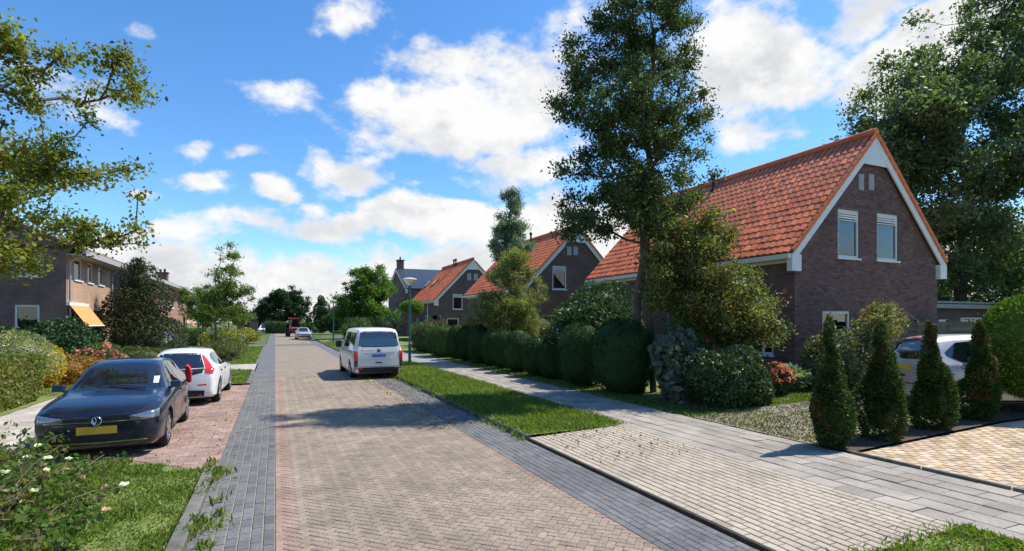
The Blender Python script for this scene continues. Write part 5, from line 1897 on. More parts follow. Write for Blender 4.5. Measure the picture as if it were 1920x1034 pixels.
# slatted bench by the pink hydrangea
bn = thing('garden_bench', 'small brown slatted bench beside the pink hydrangea', 'bench', (-7.0, 27.6, .08), R(-70))
for k in range(3):
    mb = MB(); mb.bx(-.55, .55, -.015, .015, 0, .10); o = mb.build('back_slat', M['dark_wood'], bn, (0, .22 + k * .02, .50 + k * .13))
for k in range(4):
    mb = MB(); mb.bx(-.55, .55, -.04, .04, 0, .025); mb.build('seat_slat', M['dark_wood'], bn, (0, -.2 + k * .11, .42))
for x in (-.5, .5):
    mb = MB(); mb.bx(x - .03, x + .03, -.22, -.16, 0, .42); mb.build('leg', M['dark_wood'], bn)
    mb = MB(); mb.bx(x - .03, x + .03, .16, .22, 0, .90); mb.build('leg', M['dark_wood'], bn)
    mb = MB(); mb.bx(x - .025, x + .025, -.22, .20, .36, .418); mb.build('rail', M['dark_wood'], bn)

# red cloth hung over the navy car's rear side
rc = MB()
nn = 10
V, F = [], []
for i in range(nn + 1):
    f = i / nn
    for k in range(9):
        g = k / 8 - .5
        wdt = .22 * (.55 + .45 * math.sin(math.pi * min(1, f * .75 + .2)))
        V.append((.03 * math.sin(g * 14 + f * 3) + .02 * f, g * wdt, -f * .34 + .02 * math.cos(g * 9)))
for i in range(nn):
    for k in range(8): F.append((i * 9 + k, i * 9 + k + 1, (i + 1) * 9 + k + 1, (i + 1) * 9 + k))
rc.add(V, F)
o = rc.build('red_cloth', M['red_cloth'], None, (-1.70, 13.2, 1.26), smooth=70)
o.rotation_euler = (0, 0, R(25))
sm = o.modifiers.new('s', 'SOLIDIFY'); sm.thickness = .02
tag(o, 'bright red cloth hanging over the rear side of the navy car', 'cloth')


# ================================================================ planting
G = lambda *c: [tuple(x) for x in c]
GREEN = G((.055, .105, .022), (.075, .13, .028), (.040, .080, .020))
DARK = G((.022, .050, .018), (.030, .062, .020), (.018, .040, .016))
YEW = G((.026, .058, .016), (.034, .072, .018), (.020, .045, .014))
CYP = G((.030, .065, .014), (.045, .085, .018), (.022, .048, .013), (.085, .070, .022))
LIME = G((.13, .20, .025), (.17, .23, .03), (.09, .15, .022))

# tall tree behind the ball hedge
tree('street_tree', 'tall dark slender tree rising behind the clipped ball hedge', (9.55, 12.45, .18), 10.4, .165,
     [((-.1, .1, 5.9), (2.5, 1.9, 1.5)), ((-.2, 0, 8.0), (2.6, 2.0, 1.6)), ((.1, .2, 10.0), (2.2, 1.7, 1.6)), ((0.2, .1, 11.8), (1.6, 1.4, 1.6)), ((1.1, .2, 4.9), (1.2, 1.2, 1.3)), ((-1.5, -.2, 4.8), (1.1, .9, 1.0)), ((-1.9, 0, 6.6), (.9, .8, .7))],
     350, 66000, .092, .34, G((.055, .088, .030), (.070, .105, .036), (.040, .066, .026), (.12, .085, .03)), w=[.4, .3, .22, .08], lean=(.25, .1), r_tip=.010, expo=.44, trunks=2, shell=.55, twig=.3)
# reddening small tree in front of the house
tree('ornamental_tree', 'bushy small tree with reddening yellow leaves before the nearest house', (10.8, 11.0, .25), 2.6, .09,
     [((-.3, .1, 2.9), (1.7, 1.3, 1.1)), ((.4, 0, 2.3), (1.7, 1.2, .9)), ((-.9, .2, 3.8), (1.0, .9, .8)), ((.9, -.2, 1.75), (1.05, .9, .6)), ((-.2, 0, 4.4), (.9, .8, .7))],
     190, 42000, .085, .36, G((.085, .12, .034), (.11, .14, .04), (.22, .185, .045), (.24, .10, .04), (.06, .085, .028)), w=[.32, .26, .18, .10, .14], trunks=3, shell=.5)
# vast tree behind the house on the right
tree('large_tree', 'huge dark green tree towering behind the house on the right', (34.0, 16.6, .3), 14.5, .42,
     [((-.6, 0, 6.5), (7.2, 5.5, 3.8)), ((-.8, 0, 10.5), (6.8, 5.2, 3.4)), ((.4, 0, 14.2), (5.6, 4.8, 3.2)), ((2.6, -.5, 18), (4.6, 4.2, 3.4)), ((-6.0, 1, 9.0), (3.2, 2.8, 2.4)), ((-4.2, 0, 12.4), (3.2, 2.8, 2.0)), ((4, 0, 4.6), (5.5, 4.5, 2.8)), ((-3.5, 1, 4.2), (4.0, 3.5, 2.2))],
     430, 100000, .20, .80, G((.085, .125, .055), (.105, .145, .065), (.06, .092, .042), (.13, .165, .095)), r_tip=.016, shell=.5, droop=.4)
# foreground tree reaching in from the left
tree('garden_tree', 'yellow-green tree reaching into the picture from the left edge', (-5.5, 12.5, .08), 6.6, .11,
     [((.1, .2, 4.6), (2.3, 1.9, 1.2)), ((.0, .2, 6.2), (2.3, 2.0, 1.2)), ((.3, .1, 3.3), (1.7, 1.5, .8)), ((2.3, .1, 4.9), (1.5, .9, .40)), ((2.0, .0, 6.9), (1.3, 1.0, .5)), ((2.3, 0, 3.75), (1.0, .8, .30)), ((.2, 0, 7.6), (1.2, 1.2, .6))],
     240, 26000, .080, .28, G((.15, .17, .030), (.20, .21, .035), (.10, .13, .025), (.22, .14, .04)), w=[.4, .3, .2, .1], mat='leaf_thin', shell=.42, aspect=.6)
# young staked tree on the left strip
yt = tree('young_tree', 'slim young tree with a pale stake on the left strip behind the white car', (-3.3, 37.3, .06), 5.6, .05,
     [((.4, 0, 2.7), (1.7, 1.3, .8)), ((.5, 0, 3.8), (1.6, 1.2, .8)), ((.5, 0, 5.0), (1.2, 1.0, .8)), ((.5, 0, 6.2), (.65, .6, .8))],
     100, 11000, .11, .32, G((.11, .16, .035), (.14, .19, .04), (.08, .12, .03)), mat='leaf_thin', bark='bark_pale', shell=.5)
mb = MB(); mb.tube([(-.25, -.1, -.05), (-.25, -.1, 1.9)], .045, 8); mb.build('stake', M['bark_pale'], yt)
mb = MB(); mb.box((-.34, -.17, 1.55), (.42, .02, .14), Matrix.Rotation(R(42), 3, 'Y')); mb.build('label_plate', M['white'], yt)
tree('young_tree', 'rounder green young tree left of the staked one', (-5.0, 44.0, .08), 4.0, .06,
     [((0, 0, 3.1), (1.3, 1.2, 1.0)), ((-.6, 0, 3.9), (.9, .9, .6)), ((.5, 0, 2.4), (.9, .9, .6))], 60, 7000, .11, .34, G((.10, .15, .03), (.08, .12, .028), (.13, .17, .04)), bark='bark_pale')
# dark conifer by the left houses
bush('conifer_tree', 'broad dark bronze-green conifer in front of the left houses', (-6.6, 33.6, .08),
     [((0, 0, 1.3), (1.85, 1.7, 1.5)), ((0, 0, 2.7), (1.45, 1.35, 1.4)), ((.1, 0, 4.0), (.85, .8, 1.2)), ((.05, 0, 4.9), (.32, .3, .7))],
     20000, .12, G((.044, .062, .026), (.060, .076, .032), (.034, .050, .022), (.085, .075, .04)), cat='tree', mat='needle', lumpy=.35, depth=.3, core=.60, stem=(.6, .09))
# big pale green tree right of the street's end
tree('round_tree', 'big bright green round tree beyond the white van', (9.9, 66.0, .25), 7.0, .28,
     [((0, 0, 4.2), (3.3, 3.0, 2.4)), ((.3, 0, 6.2), (2.9, 2.7, 2.0)), ((.6, 0, 7.9), (1.8, 1.7, 1.1)), ((-1.6, 0, 2.6), (1.8, 1.8, 1.3)), ((2.0, 0, 2.6), (1.8, 1.8, 1.4))],
     230, 46000, .21, .62, G((.085, .165, .022), (.11, .20, .028), (.06, .12, .02)), shell=.4)
tree('dark_tree', 'dark dense tree at the end of the street on the left', (1.0, 122, .2), 6.5, .3,
     [((0, 0, 5.2), (4.8, 4.0, 3.0)), ((1.6, 0, 7.0), (3.8, 3.2, 2.2)), ((-2.4, 0, 4.2), (3.0, 3.0, 2.4)), ((3.6, 0, 4.0), (2.8, 2.6, 2.4))], 150, 24000, .34, .8, DARK, shell=.35)
bush('conifer_tree', 'pointed mid-green conifer beside the distant dark tree', (7.2, 96, .2), [((0, 0, 1.9), (2.0, 1.9, 2.0)), ((0, 0, 3.8), (1.35, 1.3, 1.7)), ((0, 0, 5.3), (.7, .7, 1.2))], 6000, .24,
     G((.035, .075, .025), (.05, .095, .03), (.028, .055, .02)), cat='tree', lumpy=.3, core=.64)
bush('conifer_tree', 'squat dark conifer right of the pointed one', (9.6, 92, .2), [((0, 0, 1.8), (2.2, 2.0, 1.9)), ((.2, 0, 3.2), (1.3, 1.3, 1.4))], 5000, .24, DARK, cat='tree', lumpy=.3, core=.64)
tree('garden_tree', 'leafy tree behind the roofs at the far left', (-19, 66, .1), 5.5, .2, [((0, 0, 5.2), (3.0, 3.0, 2.2)), ((1, 0, 6.8), (2, 2, 1.2))], 60, 6000, .24, .7, GREEN)
tree('garden_tree', 'green tree beside the far terrace end', (-7.5, 70, .1), 4.6, .16, [((0, 0, 3.9), (2.4, 2.2, 1.6)), ((.6, 0, 5.1), (1.6, 1.5, 1.0))], 60, 7000, .19, .55, G((.085, .13, .03), (.11, .15, .035), (.06, .10, .025)))
tree('garden_tree', 'yellow-green tree at the far left behind the planted strip', (-5.6, 80, .1), 4.0, .14, [((0, 0, 3.4), (2.2, 2.2, 1.4)), ((1.0, 0, 2.6), (1.6, 1.5, 1.0))], 50, 5500, .19, .5, G((.11, .15, .03), (.14, .17, .035), (.08, .12, .025)))
# feathery larch and rowan between houses
tree('larch_tree', 'feathery blue-green young larch top between the first two roofs', (11.2, 25.3, .25), 8.4, .08,
     [((0, 0, 8.0), (.55, .55, 1.0)), ((0, 0, 6.9), (.95, .9, .9)), ((0, 0, 5.8), (1.25, 1.2, .8)), ((0, 0, 4.6), (1.3, 1.3, .8))], 170, 24000, .15, .26, G((.19, .26, .17), (.22, .29, .19), (.15, .21, .13)), aspect=.22, mat='needle', droop=.8, shell=.6)
tree('rowan_tree', 'loose rowan with bronze tinged leaves behind the hedge', (10.3, 23.6, .2), 3.6, .06,
     [((0, 0, 2.7), (2.1, 1.5, 1.1)), ((.2, 0, 3.9), (1.6, 1.2, .9)), ((.4, 0, 4.9), (1.0, .9, .6)), ((-1.3, 0, 2.2), (1.2, 1.0, .7)), ((1.1, 0, 2.0), (1.2, 1.0, .7))],
     150, 27000, .085, .30, G((.15, .18, .065), (.18, .205, .075), (.11, .145, .05), (.24, .18, .085)), bark='bark_pale', mat='leaf_thin', droop=.4)
# rhododendron
bush('rhododendron', 'large glossy rhododendron rising over the ball hedge', (10.6, 16.6, .2),
     [((0, 0, 1.7), (1.7, 1.5, 1.5)), ((.5, .3, 2.5), (1.2, 1.1, 1.1)), ((-.7, -.2, 2.2), (1.0, .9, .8)), ((-1.3, -.3, 1.55), (.8, .8, .6)), ((1.3, 0, 1.8), (.9, .9, .9))], 15000, .14, G((.040, .080, .024), (.055, .10, .03), (.028, .058, .02)), mat='leaf_gloss', lumpy=.4, depth=.35, aspect=.36, core=.60)

# clipped ball hedge along the right pavement
ball_px = [(1152, 1.06, .80, 2.02), (1080, .92, .70, 1.92), (1026, .60, .55, 1.40), (996, .62, .55, 1.42), (962, .72, .62, 1.70), (934, .56, .55, 1.62), (913, .55, .55, 1.66), (890, .66, .6, 1.86), (868, .62, .6, 1.86), (850, .62, .6, 1.88)]
ords = ['nearest and largest', 'second', 'third', 'fourth', 'fifth', 'sixth', 'seventh', 'eighth', 'ninth', 'farthest rounded']
for i, ((px, ry, rx, hh), od) in enumerate(zip(ball_px, ords)):
    X = 9.0
    Y = onX(px, X - .25)
    bush('ball_hedge', f'{od} dark clipped ball of the hedge row along the right pavement', (X, Y, zr(X)),
         [((0, 0, hh * .49), (rx, ry, hh * .52))], int(8200 * (hh / 2) * (1.0 if i < 4 else .75)), .050, YEW, cat='hedge', mat='needle', box=2.35, lumpy=.09, depth=.09, shoots=.03, brown=(G((.075, .065, .025)), 1.05), group='clipped ball hedge', outward=.55, core=.93)
bush('box_hedge', 'square clipped hedge block at the far end of the ball row', (9.2, 30.2, .18), [((0, 0, .85), (.8, 1.35, .9))], 7000, .06, G((.045, .085, .018), (.06, .105, .022), (.035, .065, .016)), cat='hedge', mat='needle', box=7, lumpy=.03, depth=.07, core=.93, outward=.5)
bush('box_hedge', 'low clipped hedge behind the lamp post on the right', (9.6, 35.2, .2), [((0, 0, .8), (.9, 2.2, .85))], 7000, .07, G((.055, .080, .022), (.07, .095, .028), (.04, .06, .018)), cat='hedge', mat='needle', box=7, lumpy=.03, depth=.07, core=.93, outward=.5)
bush('box_hedge', 'taller long clipped hedge in the garden behind the ball row', (13.0, 28.4, .3), [((0, 0, 1.15), (1.0, 3.0, 1.15))], 9000, .07, G((.055, .070, .022), (.075, .085, .03), (.04, .052, .018)), cat='hedge', mat='needle', box=8, lumpy=.02, depth=.06, core=.94, outward=.5)
bush('box_hedge', 'dark square hedge block beside the distant street lamp', (8.4, 61.5, .2), [((0, 0, 1.2), (1.5, 1.0, 1.25))], 5000, .10, DARK, cat='hedge', mat='needle', box=8, lumpy=.02, core=.93)
# standard ball tree behind the lamp
bush('standard_tree', 'lime green lollipop tree behind the street lamp', (10.6, 44.5, .25), [((0, 0, 3.15), (1.0, 1.0, .62))], 6000, .11, LIME, cat='tree', lumpy=.1, stem=(2.7, .06))
for i, (px, py, r, lab, cols) in enumerate(((792, 618, 1.0, 'loose green bush right of the lamp in front of the third house', GREEN), (812, 612, 1.2, 'mixed flowering bush before the third house', G((.09, .10, .04), (.14, .09, .05), (.07, .10, .03))),
                                           (835, 622, .8, 'small bright bush beside the long garden hedge', G((.10, .14, .03), (.08, .11, .03))), (720, 622, 1.6, 'dark low bush under the bright round tree', DARK), (668, 626, 1.3, 'green bush left of the van roof in the background', GREEN))):
    zc = (44, 42, 36, 56, 54)[i]
    xc = (px - 960) / 1000 * zc
    X, Y = xc * CY + zc * SY, zc * CY - xc * SY
    bush('garden_shrub', lab, (X, Y, .25), [((0, 0, r * .8), (r * 1.1, r, r * .85)), ((r * .5, 0, r * 1.1), (r * .6, r * .6, r * .6))], 3500, .12, cols, lumpy=.35, depth=.3, core=.64)

# four cypresses on the drive's edge
for i, (X, Y, hh, wd, lab) in enumerate(((onY(1556, 5.86), 5.86, 2.02, .37, 'leftmost small cypress at the corner of the sandy drive'), (onY(1652, 5.80), 5.80, 1.98, .41, 'second small cypress with brown flecked top'),
                                         (onY(1747, 5.78), 5.78, 1.95, .39, 'third small cypress in front of the silver car'), (onY(1838, 5.75), 5.75, 1.90, .39, 'rightmost small cypress before the round thuja'))):
    bush('cypress', lab, (X, Y, zr(X)), [((0, 0, .48), (wd, wd * .9, .54)), ((.02, 0, .88), (wd * .66, wd * .62, .55)), ((0, 0, 1.28), (wd * .38, wd * .36, .52)), ((-.02, 0, hh - .26), (wd * .22, wd * .22, .30))] + ([((.17, 0, 1.1), (.13, .13, .45))] if i < 2 else []),
         14000, .058, CYP, cat='cypress', mat='needle', lumpy=.34, depth=.26, brown=(G((.13, .075, .03), (.10, .07, .03)), .55), shoots=.05, group='cypresses along the drive', w=[.42, .25, .21, .12], aspect=.4, core=.60, outward=.6)
th = bush('globe_thuja', 'bright green egg-shaped thuja on a short stem at the right edge', (14.05, 5.55, .30), [((0, 0, 1.48), (.88, .9, 1.05)), ((0, 0, 1.1), (.82, .85, .75))], 20000, .062, G((.10, .165, .022), (.13, .20, .028), (.075, .125, .02)), cat='thuja', mat='needle', lumpy=.06, depth=.10, stem=(.6, .045), outward=.55, core=.9)
pt = thing('plant_pot', 'dark square plant pot beside the thuja stem', 'pot', (14.45, 5.75, .30))
mb = MB(); mb.prism([(-.13, -.13, 0), (.13, -.13, 0), (.13, .13, 0), (-.13, .13, 0)], (0, 0, 0), (0, 0, .30)); mb.build('pot_body', M['pot'], pt)
mb = MB(); mb.bx(-.15, .15, -.15, .15, .30, .34); mb.build('pot_rim', M['pot'], pt)

# right front garden
bush('dark_shrub', 'big dark rounded shrub at the garden corner by the pavement', (9.85, 9.55, .2), [((0, 0, .62), (.95, .8, .72)), ((.35, .1, .75), (.7, .7, .6)), ((-.5, 0, .85), (.6, .6, .55)), ((.6, -.15, .45), (.55, .5, .5))], 15000, .085,
     G((.035, .065, .024), (.05, .085, .03), (.025, .05, .02), (.09, .12, .06)), w=[.36, .28, .28, .08], mat='leaf_gloss', lumpy=.22, depth=.25, core=.66)
bush('grey_leaf_shrub', 'greyish large-leaved plant between the nearest hedge ball and the dark shrub', (9.15, 10.45, .18), [((0, 0, .75), (.55, .5, .8)), ((.1, .1, 1.25), (.4, .4, .5))], 2600, .17, G((.085, .105, .085), (.065, .085, .065), (.11, .13, .10)), lumpy=.3, depth=.35, core=.65, aspect=.62)
bush('rose_bush', 'tall rose bush with a red bloom behind the grey-leaved plant', (9.9, 11.0, .2), [((0, 0, 1.4), (.55, .5, .7))], 2400, .07, GREEN, lumpy=.4, depth=.4, core=.5, flowers=(G((.55, .05, .09), (.65, .10, .14)), 3, .055))
bush('hydrangea', 'dusty pink hydrangea on the lawn before the nearest house', (12.0, 10.0, .28), [((0, 0, .38), (.40, .38, .42))], 2600, .085, G((.07, .10, .03), (.10, .12, .04), (.14, .09, .05)), lumpy=.15, core=.75, flowers=(G((.42, .15, .12), (.50, .21, .17), (.36, .11, .09)), 26, .085))
bush('hosta', 'pale green broad-leaved plant right of the dusty hydrangea', (12.75, 10.35, .3), [((0, 0, .30), (.55, .5, .34))], 700, .24, G((.16, .21, .12), (.12, .17, .09), (.20, .24, .15)), lumpy=.3, core=.6, aspect=.45)
bush('garden_shrub', 'speckled grey-green shrub under the lower gable window', (14.6, 10.0, .3), [((0, 0, .75), (1.15, .6, .85)), ((-.8, 0, .65), (.6, .5, .75)), ((.7, 0, .9), (.7, .5, .8))], 11000, .085, G((.075, .085, .045), (.10, .11, .065), (.055, .07, .035), (.16, .16, .11)), lumpy=.25, depth=.3, core=.64)
tree('garden_shrub', 'airy pink-tipped shrub in front of the gable wall', (16.1, 9.9, .3), 1.6, .03, [((0, 0, 1.75), (.75, .6, .65)), ((.2, 0, 2.2), (.6, .5, .35))], 45, 3600, .07, .2, G((.15, .18, .07), (.19, .20, .09), (.32, .10, .06)), w=[.5, .3, .2], cat='shrub')

# left gardens
bush('box_hedge', 'clipped yellow-green variegated hedge at the left edge', (-6.35, 15.2, .08), [((0, 0, .62), (.62, 3.55, .64))], 26000, .080, G((.13, .155, .035), (.19, .20, .055), (.09, .12, .028), (.30, .26, .10)), w=[.34, .26, .28, .12], cat='hedge', box=8, lumpy=.05, depth=.14, core=.90)
bush('variegated_shrub', 'cream and green variegated bush above the left hedge', (-7.3, 19.6, .08), [((0, 0, .9), (1.5, 1.3, .95)), ((.6, 0, 1.1), (.9, .8, .75))], 9500, .095, G((.26, .27, .14), (.19, .22, .10), (.34, .33, .20), (.10, .14, .05)), lumpy=.25, depth=.3, aspect=.3, core=.62)
bush('yellow_shrub', 'golden yellow mounded shrub behind the navy car', (-6.9, 21.7, .08), [((0, 0, .68), (.72, .7, .72))], 5500, .075, G((.55, .37, .03), (.46, .32, .03), (.36, .28, .04)), lumpy=.12, core=.8)
bush('orange_shrub', 'low rust orange shrub beside the golden one', (-6.35, 22.6, .08), [((0, 0, .45), (.8, .6, .5)), ((.5, .3, .42), (.6, .5, .45))], 4800, .075, G((.42, .17, .04), (.36, .20, .05), (.15, .14, .04)), lumpy=.25, core=.64)
bush('laurel_shrub', 'large dark green bush before the shaded gable on the left', (-10.2, 24.6, .08), [((0, 0, 1.2), (2.2, 1.8, 1.15)), ((-2.6, .3, 1.25), (2.0, 1.8, 1.2)), ((-5, 0, 1.2), (2.2, 1.8, 1.2))], 16000, .15, G((.035, .085, .024), (.05, .11, .03), (.028, .062, .02)), mat='leaf_gloss', lumpy=.3, depth=.3, core=.66)
bush('laurel_shrub', 'round dark green bush below the orange awning', (-7.9, 25.8, .08), [((0, 0, 1.05), (1.55, 1.3, 1.0)), ((.5, .2, 1.0), (1.0, 1.0, .9))], 10000, .14, G((.030, .075, .026), (.042, .095, .032), (.024, .055, .02)), mat='leaf_gloss', lumpy=.3, depth=.3, core=.66)
bush('hydrangea', 'broad pink hydrangea behind the navy car', (-6.4, 25.6, .08), [((0, 0, .62), (.95, .8, .66)), ((-.9, 0, .5), (.6, .6, .5))], 4500, .10, G((.06, .10, .03), (.08, .12, .035), (.11, .12, .05)), lumpy=.2, core=.75, flowers=(G((.50, .20, .17), (.42, .15, .13), (.58, .27, .22)), 46, .125))
bush('garden_shrub', 'low olive shrub at the foot of the dark conifer', (-5.9, 30.8, .08), [((0, 0, .4), (1.3, .8, .5)), ((1.0, .5, .4), (.7, .6, .45))], 3500, .10, G((.07, .09, .028), (.09, .11, .035)), lumpy=.3, core=.64)
bush('box_hedge', 'long low clipped hedge behind the covered boat', (-9.2, 52.0, .08), [((0, 0, .75), (5.6, .6, .78))], 9000, .12, G((.04, .085, .02), (.055, .11, .025)), cat='hedge', box=8, lumpy=.03, core=.92)
bush('garden_shrub', 'small round shrub on the lawn beside the boat', (-5.9, 40.5, .08), [((0, 0, .35), (.75, .6, .42))], 2000, .10, G((.06, .09, .025), (.08, .11, .03)), lumpy=.15)
bush('perennials', 'wild planted strip of purple and green perennials behind the white car', (-2.6, 35.0, .05), [((0, 0, .55), (1.0, 2.2, .62)), ((-.4, 1.5, .8), (.7, .9, .65)), ((.3, -1.2, .4), (.7, .9, .5))], 7500, .12, G((.08, .11, .03), (.11, .13, .04), (.14, .10, .06), (.06, .09, .025)), lumpy=.45, depth=.5, core=.55, aspect=.25)
bush('perennials', 'yellow flowering strip further up the left side', (-3.2, 44.0, .05), [((0, 0, .6), (1.1, 2.5, .7)), ((-.8, 2, .9), (1.2, 1.4, .8))], 6500, .13, G((.10, .13, .03), (.42, .30, .03), (.13, .15, .04)), w=[.5, .22, .28], lumpy=.45, depth=.5, core=.55)
bush('perennials', 'golden flowers along the far left kerb', (-2.6, 62.0, .05), [((0, 0, .6), (1.0, 3.0, .7))], 4500, .14, G((.10, .13, .03), (.50, .36, .03), (.12, .15, .04)), w=[.5, .22, .28], lumpy=.45, depth=.4, core=.6)
bush('box_hedge', 'green hedge closing the end of the street', (2.2, 104, .05), [((0, 0, 1.0), (4.2, .7, 1.1))], 5000, .18, G((.045, .085, .022), (.06, .11, .028)), cat='hedge', box=6, lumpy=.06, core=.9)


# rose and weed thicket in the bottom left corner
def thicket():
    root = thing('rose_thicket', 'tangled rose and weed thicket with white blooms in the bottom left corner', 'plant', (-2.7, 7.7, .05))
    segs, leafP, leafC, blooms = [], [], [], []
    R2 = random.Random(3)
    for s in range(170):
        a = R2.uniform(0, 6.28)
        bx, by = R2.gauss(-.35, .50), R2.gauss(-.2, 1.0)
        h = R2.uniform(.30, 1.0) * (1.0 if bx < .2 else .65)
        if by < -.9: h *= .7
        lx, ly = R2.gauss(.10, .30), R2.gauss(.05, .32)
        pts = []
        m = 6
        for k in range(m + 1):
            f = k / m
            pts.append(np.array((bx + lx * f * f, by + ly * f * f, h * (f - .18 * f * f * f))))
        r0 = R2.uniform(.004, .009)
        for k in range(m): segs.append((pts[k], pts[k + 1], r0 * (1 - k / m * .6), r0 * (1 - (k + 1) / m * .6)))
        green = R2.random() < .6
        nl = 85 if green else 26
        for q in range(nl):
            f = R2.uniform(.15, 1.0)
            k = min(m - 1, int(f * m))
            p = pts[k] + (pts[k + 1] - pts[k]) * (f * m - k)
            leafP.append(p + np.array((R2.gauss(0, .06), R2.gauss(0, .06), R2.gauss(0, .045))))
            leafC.append((.085, .15, .03) if green and R2.random() < .75 else (.20, .16, .08) if R2.random() < .5 else (.12, .13, .05))
        if s % 3 == 0: blooms.append(pts[-1])
    segs_mesh('stem', segs, M['bark_pale'], root, 5)
    c = np.array(leafC) * (1 + rng.normal(0, .2, (len(leafC), 1)))
    V, F, T = leaf_geo(np.array(leafP), .068, np.clip(c, .01, .9), .6)
    mobj('foliage', np_mesh('foliage', V, F, M['leaf_thin'], T), root)
    for k, p in enumerate(blooms):
        col = [(.82, .80, .72)] if k % 3 else [(.66, .48, .38)]
        d = unit(16); d[:, 2] = abs(d[:, 2]) * .5
        v, f, t = leaf_geo(d * .026, .042, palette(16, col, .06), .85, d, .7)
        mobj('bloom', np_mesh('bloom', v, f, M['leaf'], t), root, tuple(p))


thicket()

# ---------------------------------------------------------------- grass, pebbles, fallen leaves
GR = G((.115, .180, .028), (.15, .21, .036), (.085, .14, .024), (.24, .21, .08))
GW = [.35, .28, .20, .17]
grass('verge_grass', 'rough green grass on the verge beside the pavement', [(4.27, 4.42, 8.98, 26, .9), (4.36, 6.42, 8.98, 14, 1), (4.36, 6.42, 14, 20, .6), (4.36, 6.40, 20, 27.6, .35), (4.3, 6.4, 31, 58, .12)], GR, 2100, .075, w=GW, dz=.0)
grass('left_grass', 'short lush grass of the near left strip', [(-.97 - .0, -.955, 4, 8.8), (-2.0, -.96, 4.0, 8.9, 1), (-3.9, -2.0, 4.0, 9.9, 1), (-2.0, -1.5, 8.9, 9.4, 1)], GR, 3000, .055, zf=lambda x: .05, w=GW, patch=.5)
grass('strip_grass', 'grass of the further strips along the left kerb', [(-3.9, -.96, 20.7, 26.2, .5), (-3.9, -.96, 30, 50, .22)], GR, 1500, .08, zf=lambda x: .045, w=GW)
grass('corner_grass', 'grass at the bottom right corner beside the apron', [(4.4, 6.34, 1.0, 3.06)], GR, 4200, .045, dz=.02, w=GW)
grass('lawn_grass', 'lawn grass in the right front garden', [(8.24, 15.0, 8.9, 11.3, 1), (8.3, 9.0, 11.3, 28, .5)], G((.10, .145, .03), (.13, .17, .04), (.08, .12, .025), (.22, .19, .08)), 1500, .05, w=[.35, .25, .25, .15])
grass('garden_grass', 'lawn grass in the left front gardens', [(-14, -5.65, 19, 30, .35), (-12, -5.65, 30, 50, .14)], G((.11, .15, .035), (.14, .175, .04), (.20, .18, .07)), 900, .07)
grass('drive_weeds', 'tufts growing over the gravel drive', [(8.24, 11.5, 6.0, 8.95, 1), (11.5, 15, 6.0, 8.95, .5)], G((.14, .15, .045), (.20, .18, .07), (.10, .12, .03)), 420, .045, patch=.95)


def scatter(name, label, cat, n, region, size, cols, zf, flat=.4):
    x = rng.uniform(region[0], region[1], n); y = rng.uniform(region[2], region[3], n)
    z = np.array([zf(a) for a in x]) + size * .25
    P = np.stack([x, y, z], 1)
    d = unit(n); d[:, 2] *= .25
    d /= np.linalg.norm(d, axis=1, keepdims=True)
    v, f, t = leaf_geo(P, size, palette(n, cols, .2), .8, d, .9, fold=.25)
    tag(mobj(name, np_mesh(name, v, f, M['pebble'] if cat == 'gravel' else M['leaf'], t), None), label, cat, kind='stuff')


def tufts(name, label, spots, cols, h):
    V, T = [], []
    parts = []
    for x, y, r, n in spots:
        P = np.stack([rng.normal(x, r, n), rng.normal(y, r * 1.4, n), np.full(n, 0.0)], 1)
        hh = h * (1 + rng.normal(0, .3, n)).clip(.4, 1.8)
        P[:, 2] = np.array([zr(a) for a in P[:, 0]]) + hh * .4
        d = rng.normal(0, .45, (n, 3)); d[:, 2] = 1
        d /= np.linalg.norm(d, axis=1, keepdims=True)
        parts.append(leaf_geo(P, h, palette(n, cols, .2), .22, d, .85))
    v, f, t = merge(parts)
    tag(mobj(name, np_mesh(name, v, f, M['leaf'], t)), label, 'weeds', kind='stuff')


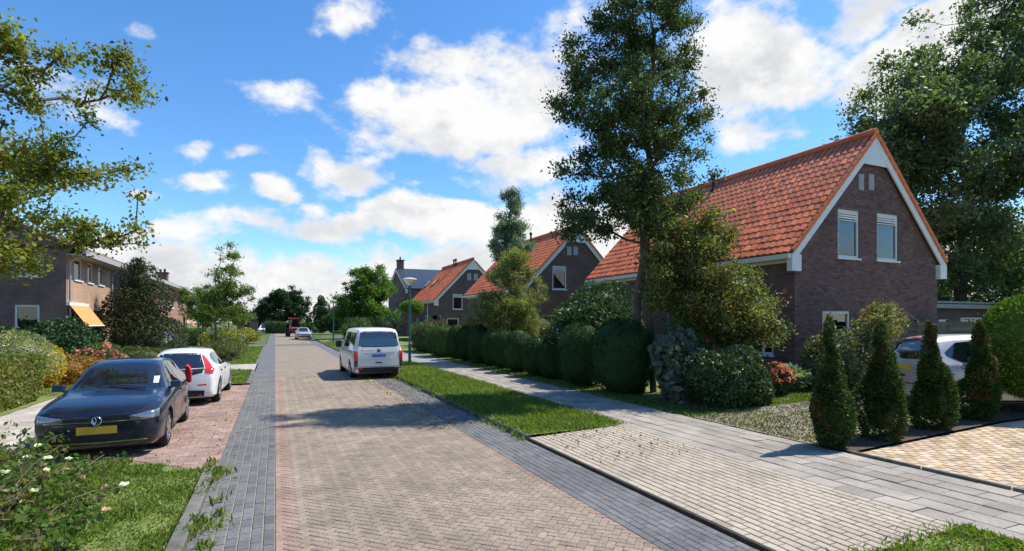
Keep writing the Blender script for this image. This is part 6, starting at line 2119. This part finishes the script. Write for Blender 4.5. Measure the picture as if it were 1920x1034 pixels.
tufts('edge_grass', 'ragged grass creeping over the edges of paving and kerbs', [(x_, y_, .05, 22) for x_, y_ in
      [(6.38 + random.gauss(0, .03), y) for y in np.arange(9, 27, .22)] + [(8.22 + random.gauss(0, .05), y) for y in np.arange(8.9, 27, .3)] + [(4.6 + k * .2, 8.95 + random.gauss(0, .03)) for k in range(9)]
      + [(4.4 + k * .2, 3.08 + random.gauss(0, .03)) for k in range(10)] + [(-1.0 - k * .12, 8.9 + k * .1 + random.gauss(0, .04)) for k in range(10)] + [(-2.2 - k * .17, 9.95 + random.gauss(0, .05)) for k in range(10)]
      + [(-.95 + random.gauss(0, .03), y) for y in np.arange(4.5, 8.8, .2)]], GR, .07)
tufts('kerb_weeds', 'weeds sprouting along the kerbs and gutters', [(GR_x + random.gauss(0, .03), y, .05, 26) for GR_x, ys in ((4.20, np.arange(9.0, 27, .38)), (-.84, np.arange(5.2, 9.4, .30))) for y in ys if random.random() < .7]
      + [(-.80, 8.75, .10, 160), (-.72, 6.55, .12, 150), (-.62, 5.9, .05, 30), (-.55, 6.9, .04, 20), (-.62, 7.4, .05, 20), (4.15, 21.8, .10, 130), (4.15, 20.8, .08, 100), (4.05, 22.5, .10, 80)], GR, .10)
scatter('leaf_litter', 'dry fallen leaves lying along the right gutter', 'leaves', 900, (3.0, 4.22, 10.5, 22.5), .045, G((.24, .15, .06), (.16, .10, .05), (.30, .22, .10)), zr)
scatter('leaf_litter', 'dry litter and moss crumbs on the left gutter and bay', 'leaves', 700, (-3.4, -.5, 5.5, 19.5), .035, G((.24, .15, .06), (.16, .14, .05), (.30, .20, .10)), zr)
scatter('leaf_litter', 'crumbs of moss and dry leaves on the pale driveway apron', 'leaves', 260, (4.4, 6.3, 6.6, 8.9), .035, G((.12, .12, .04), (.16, .12, .06)), zr)
tufts('road_moss', 'moss and seed litter spread over the street before the van', [(random.gauss(2.6, .7), random.gauss(19.6, 1.5), .16, 26) for k in range(75)], G((.20, .19, .06), (.16, .14, .05), (.24, .20, .09)), .022)
scatter('gravel', 'loose gravel stones of the drive between pavement and house', 'gravel', 9000, (8.24, 13.5, 6.0, 8.9), .035, G((1, 1, 1), (.8, .78, .7), (1.2, 1.15, 1.0), (.6, .55, .45)), zr)
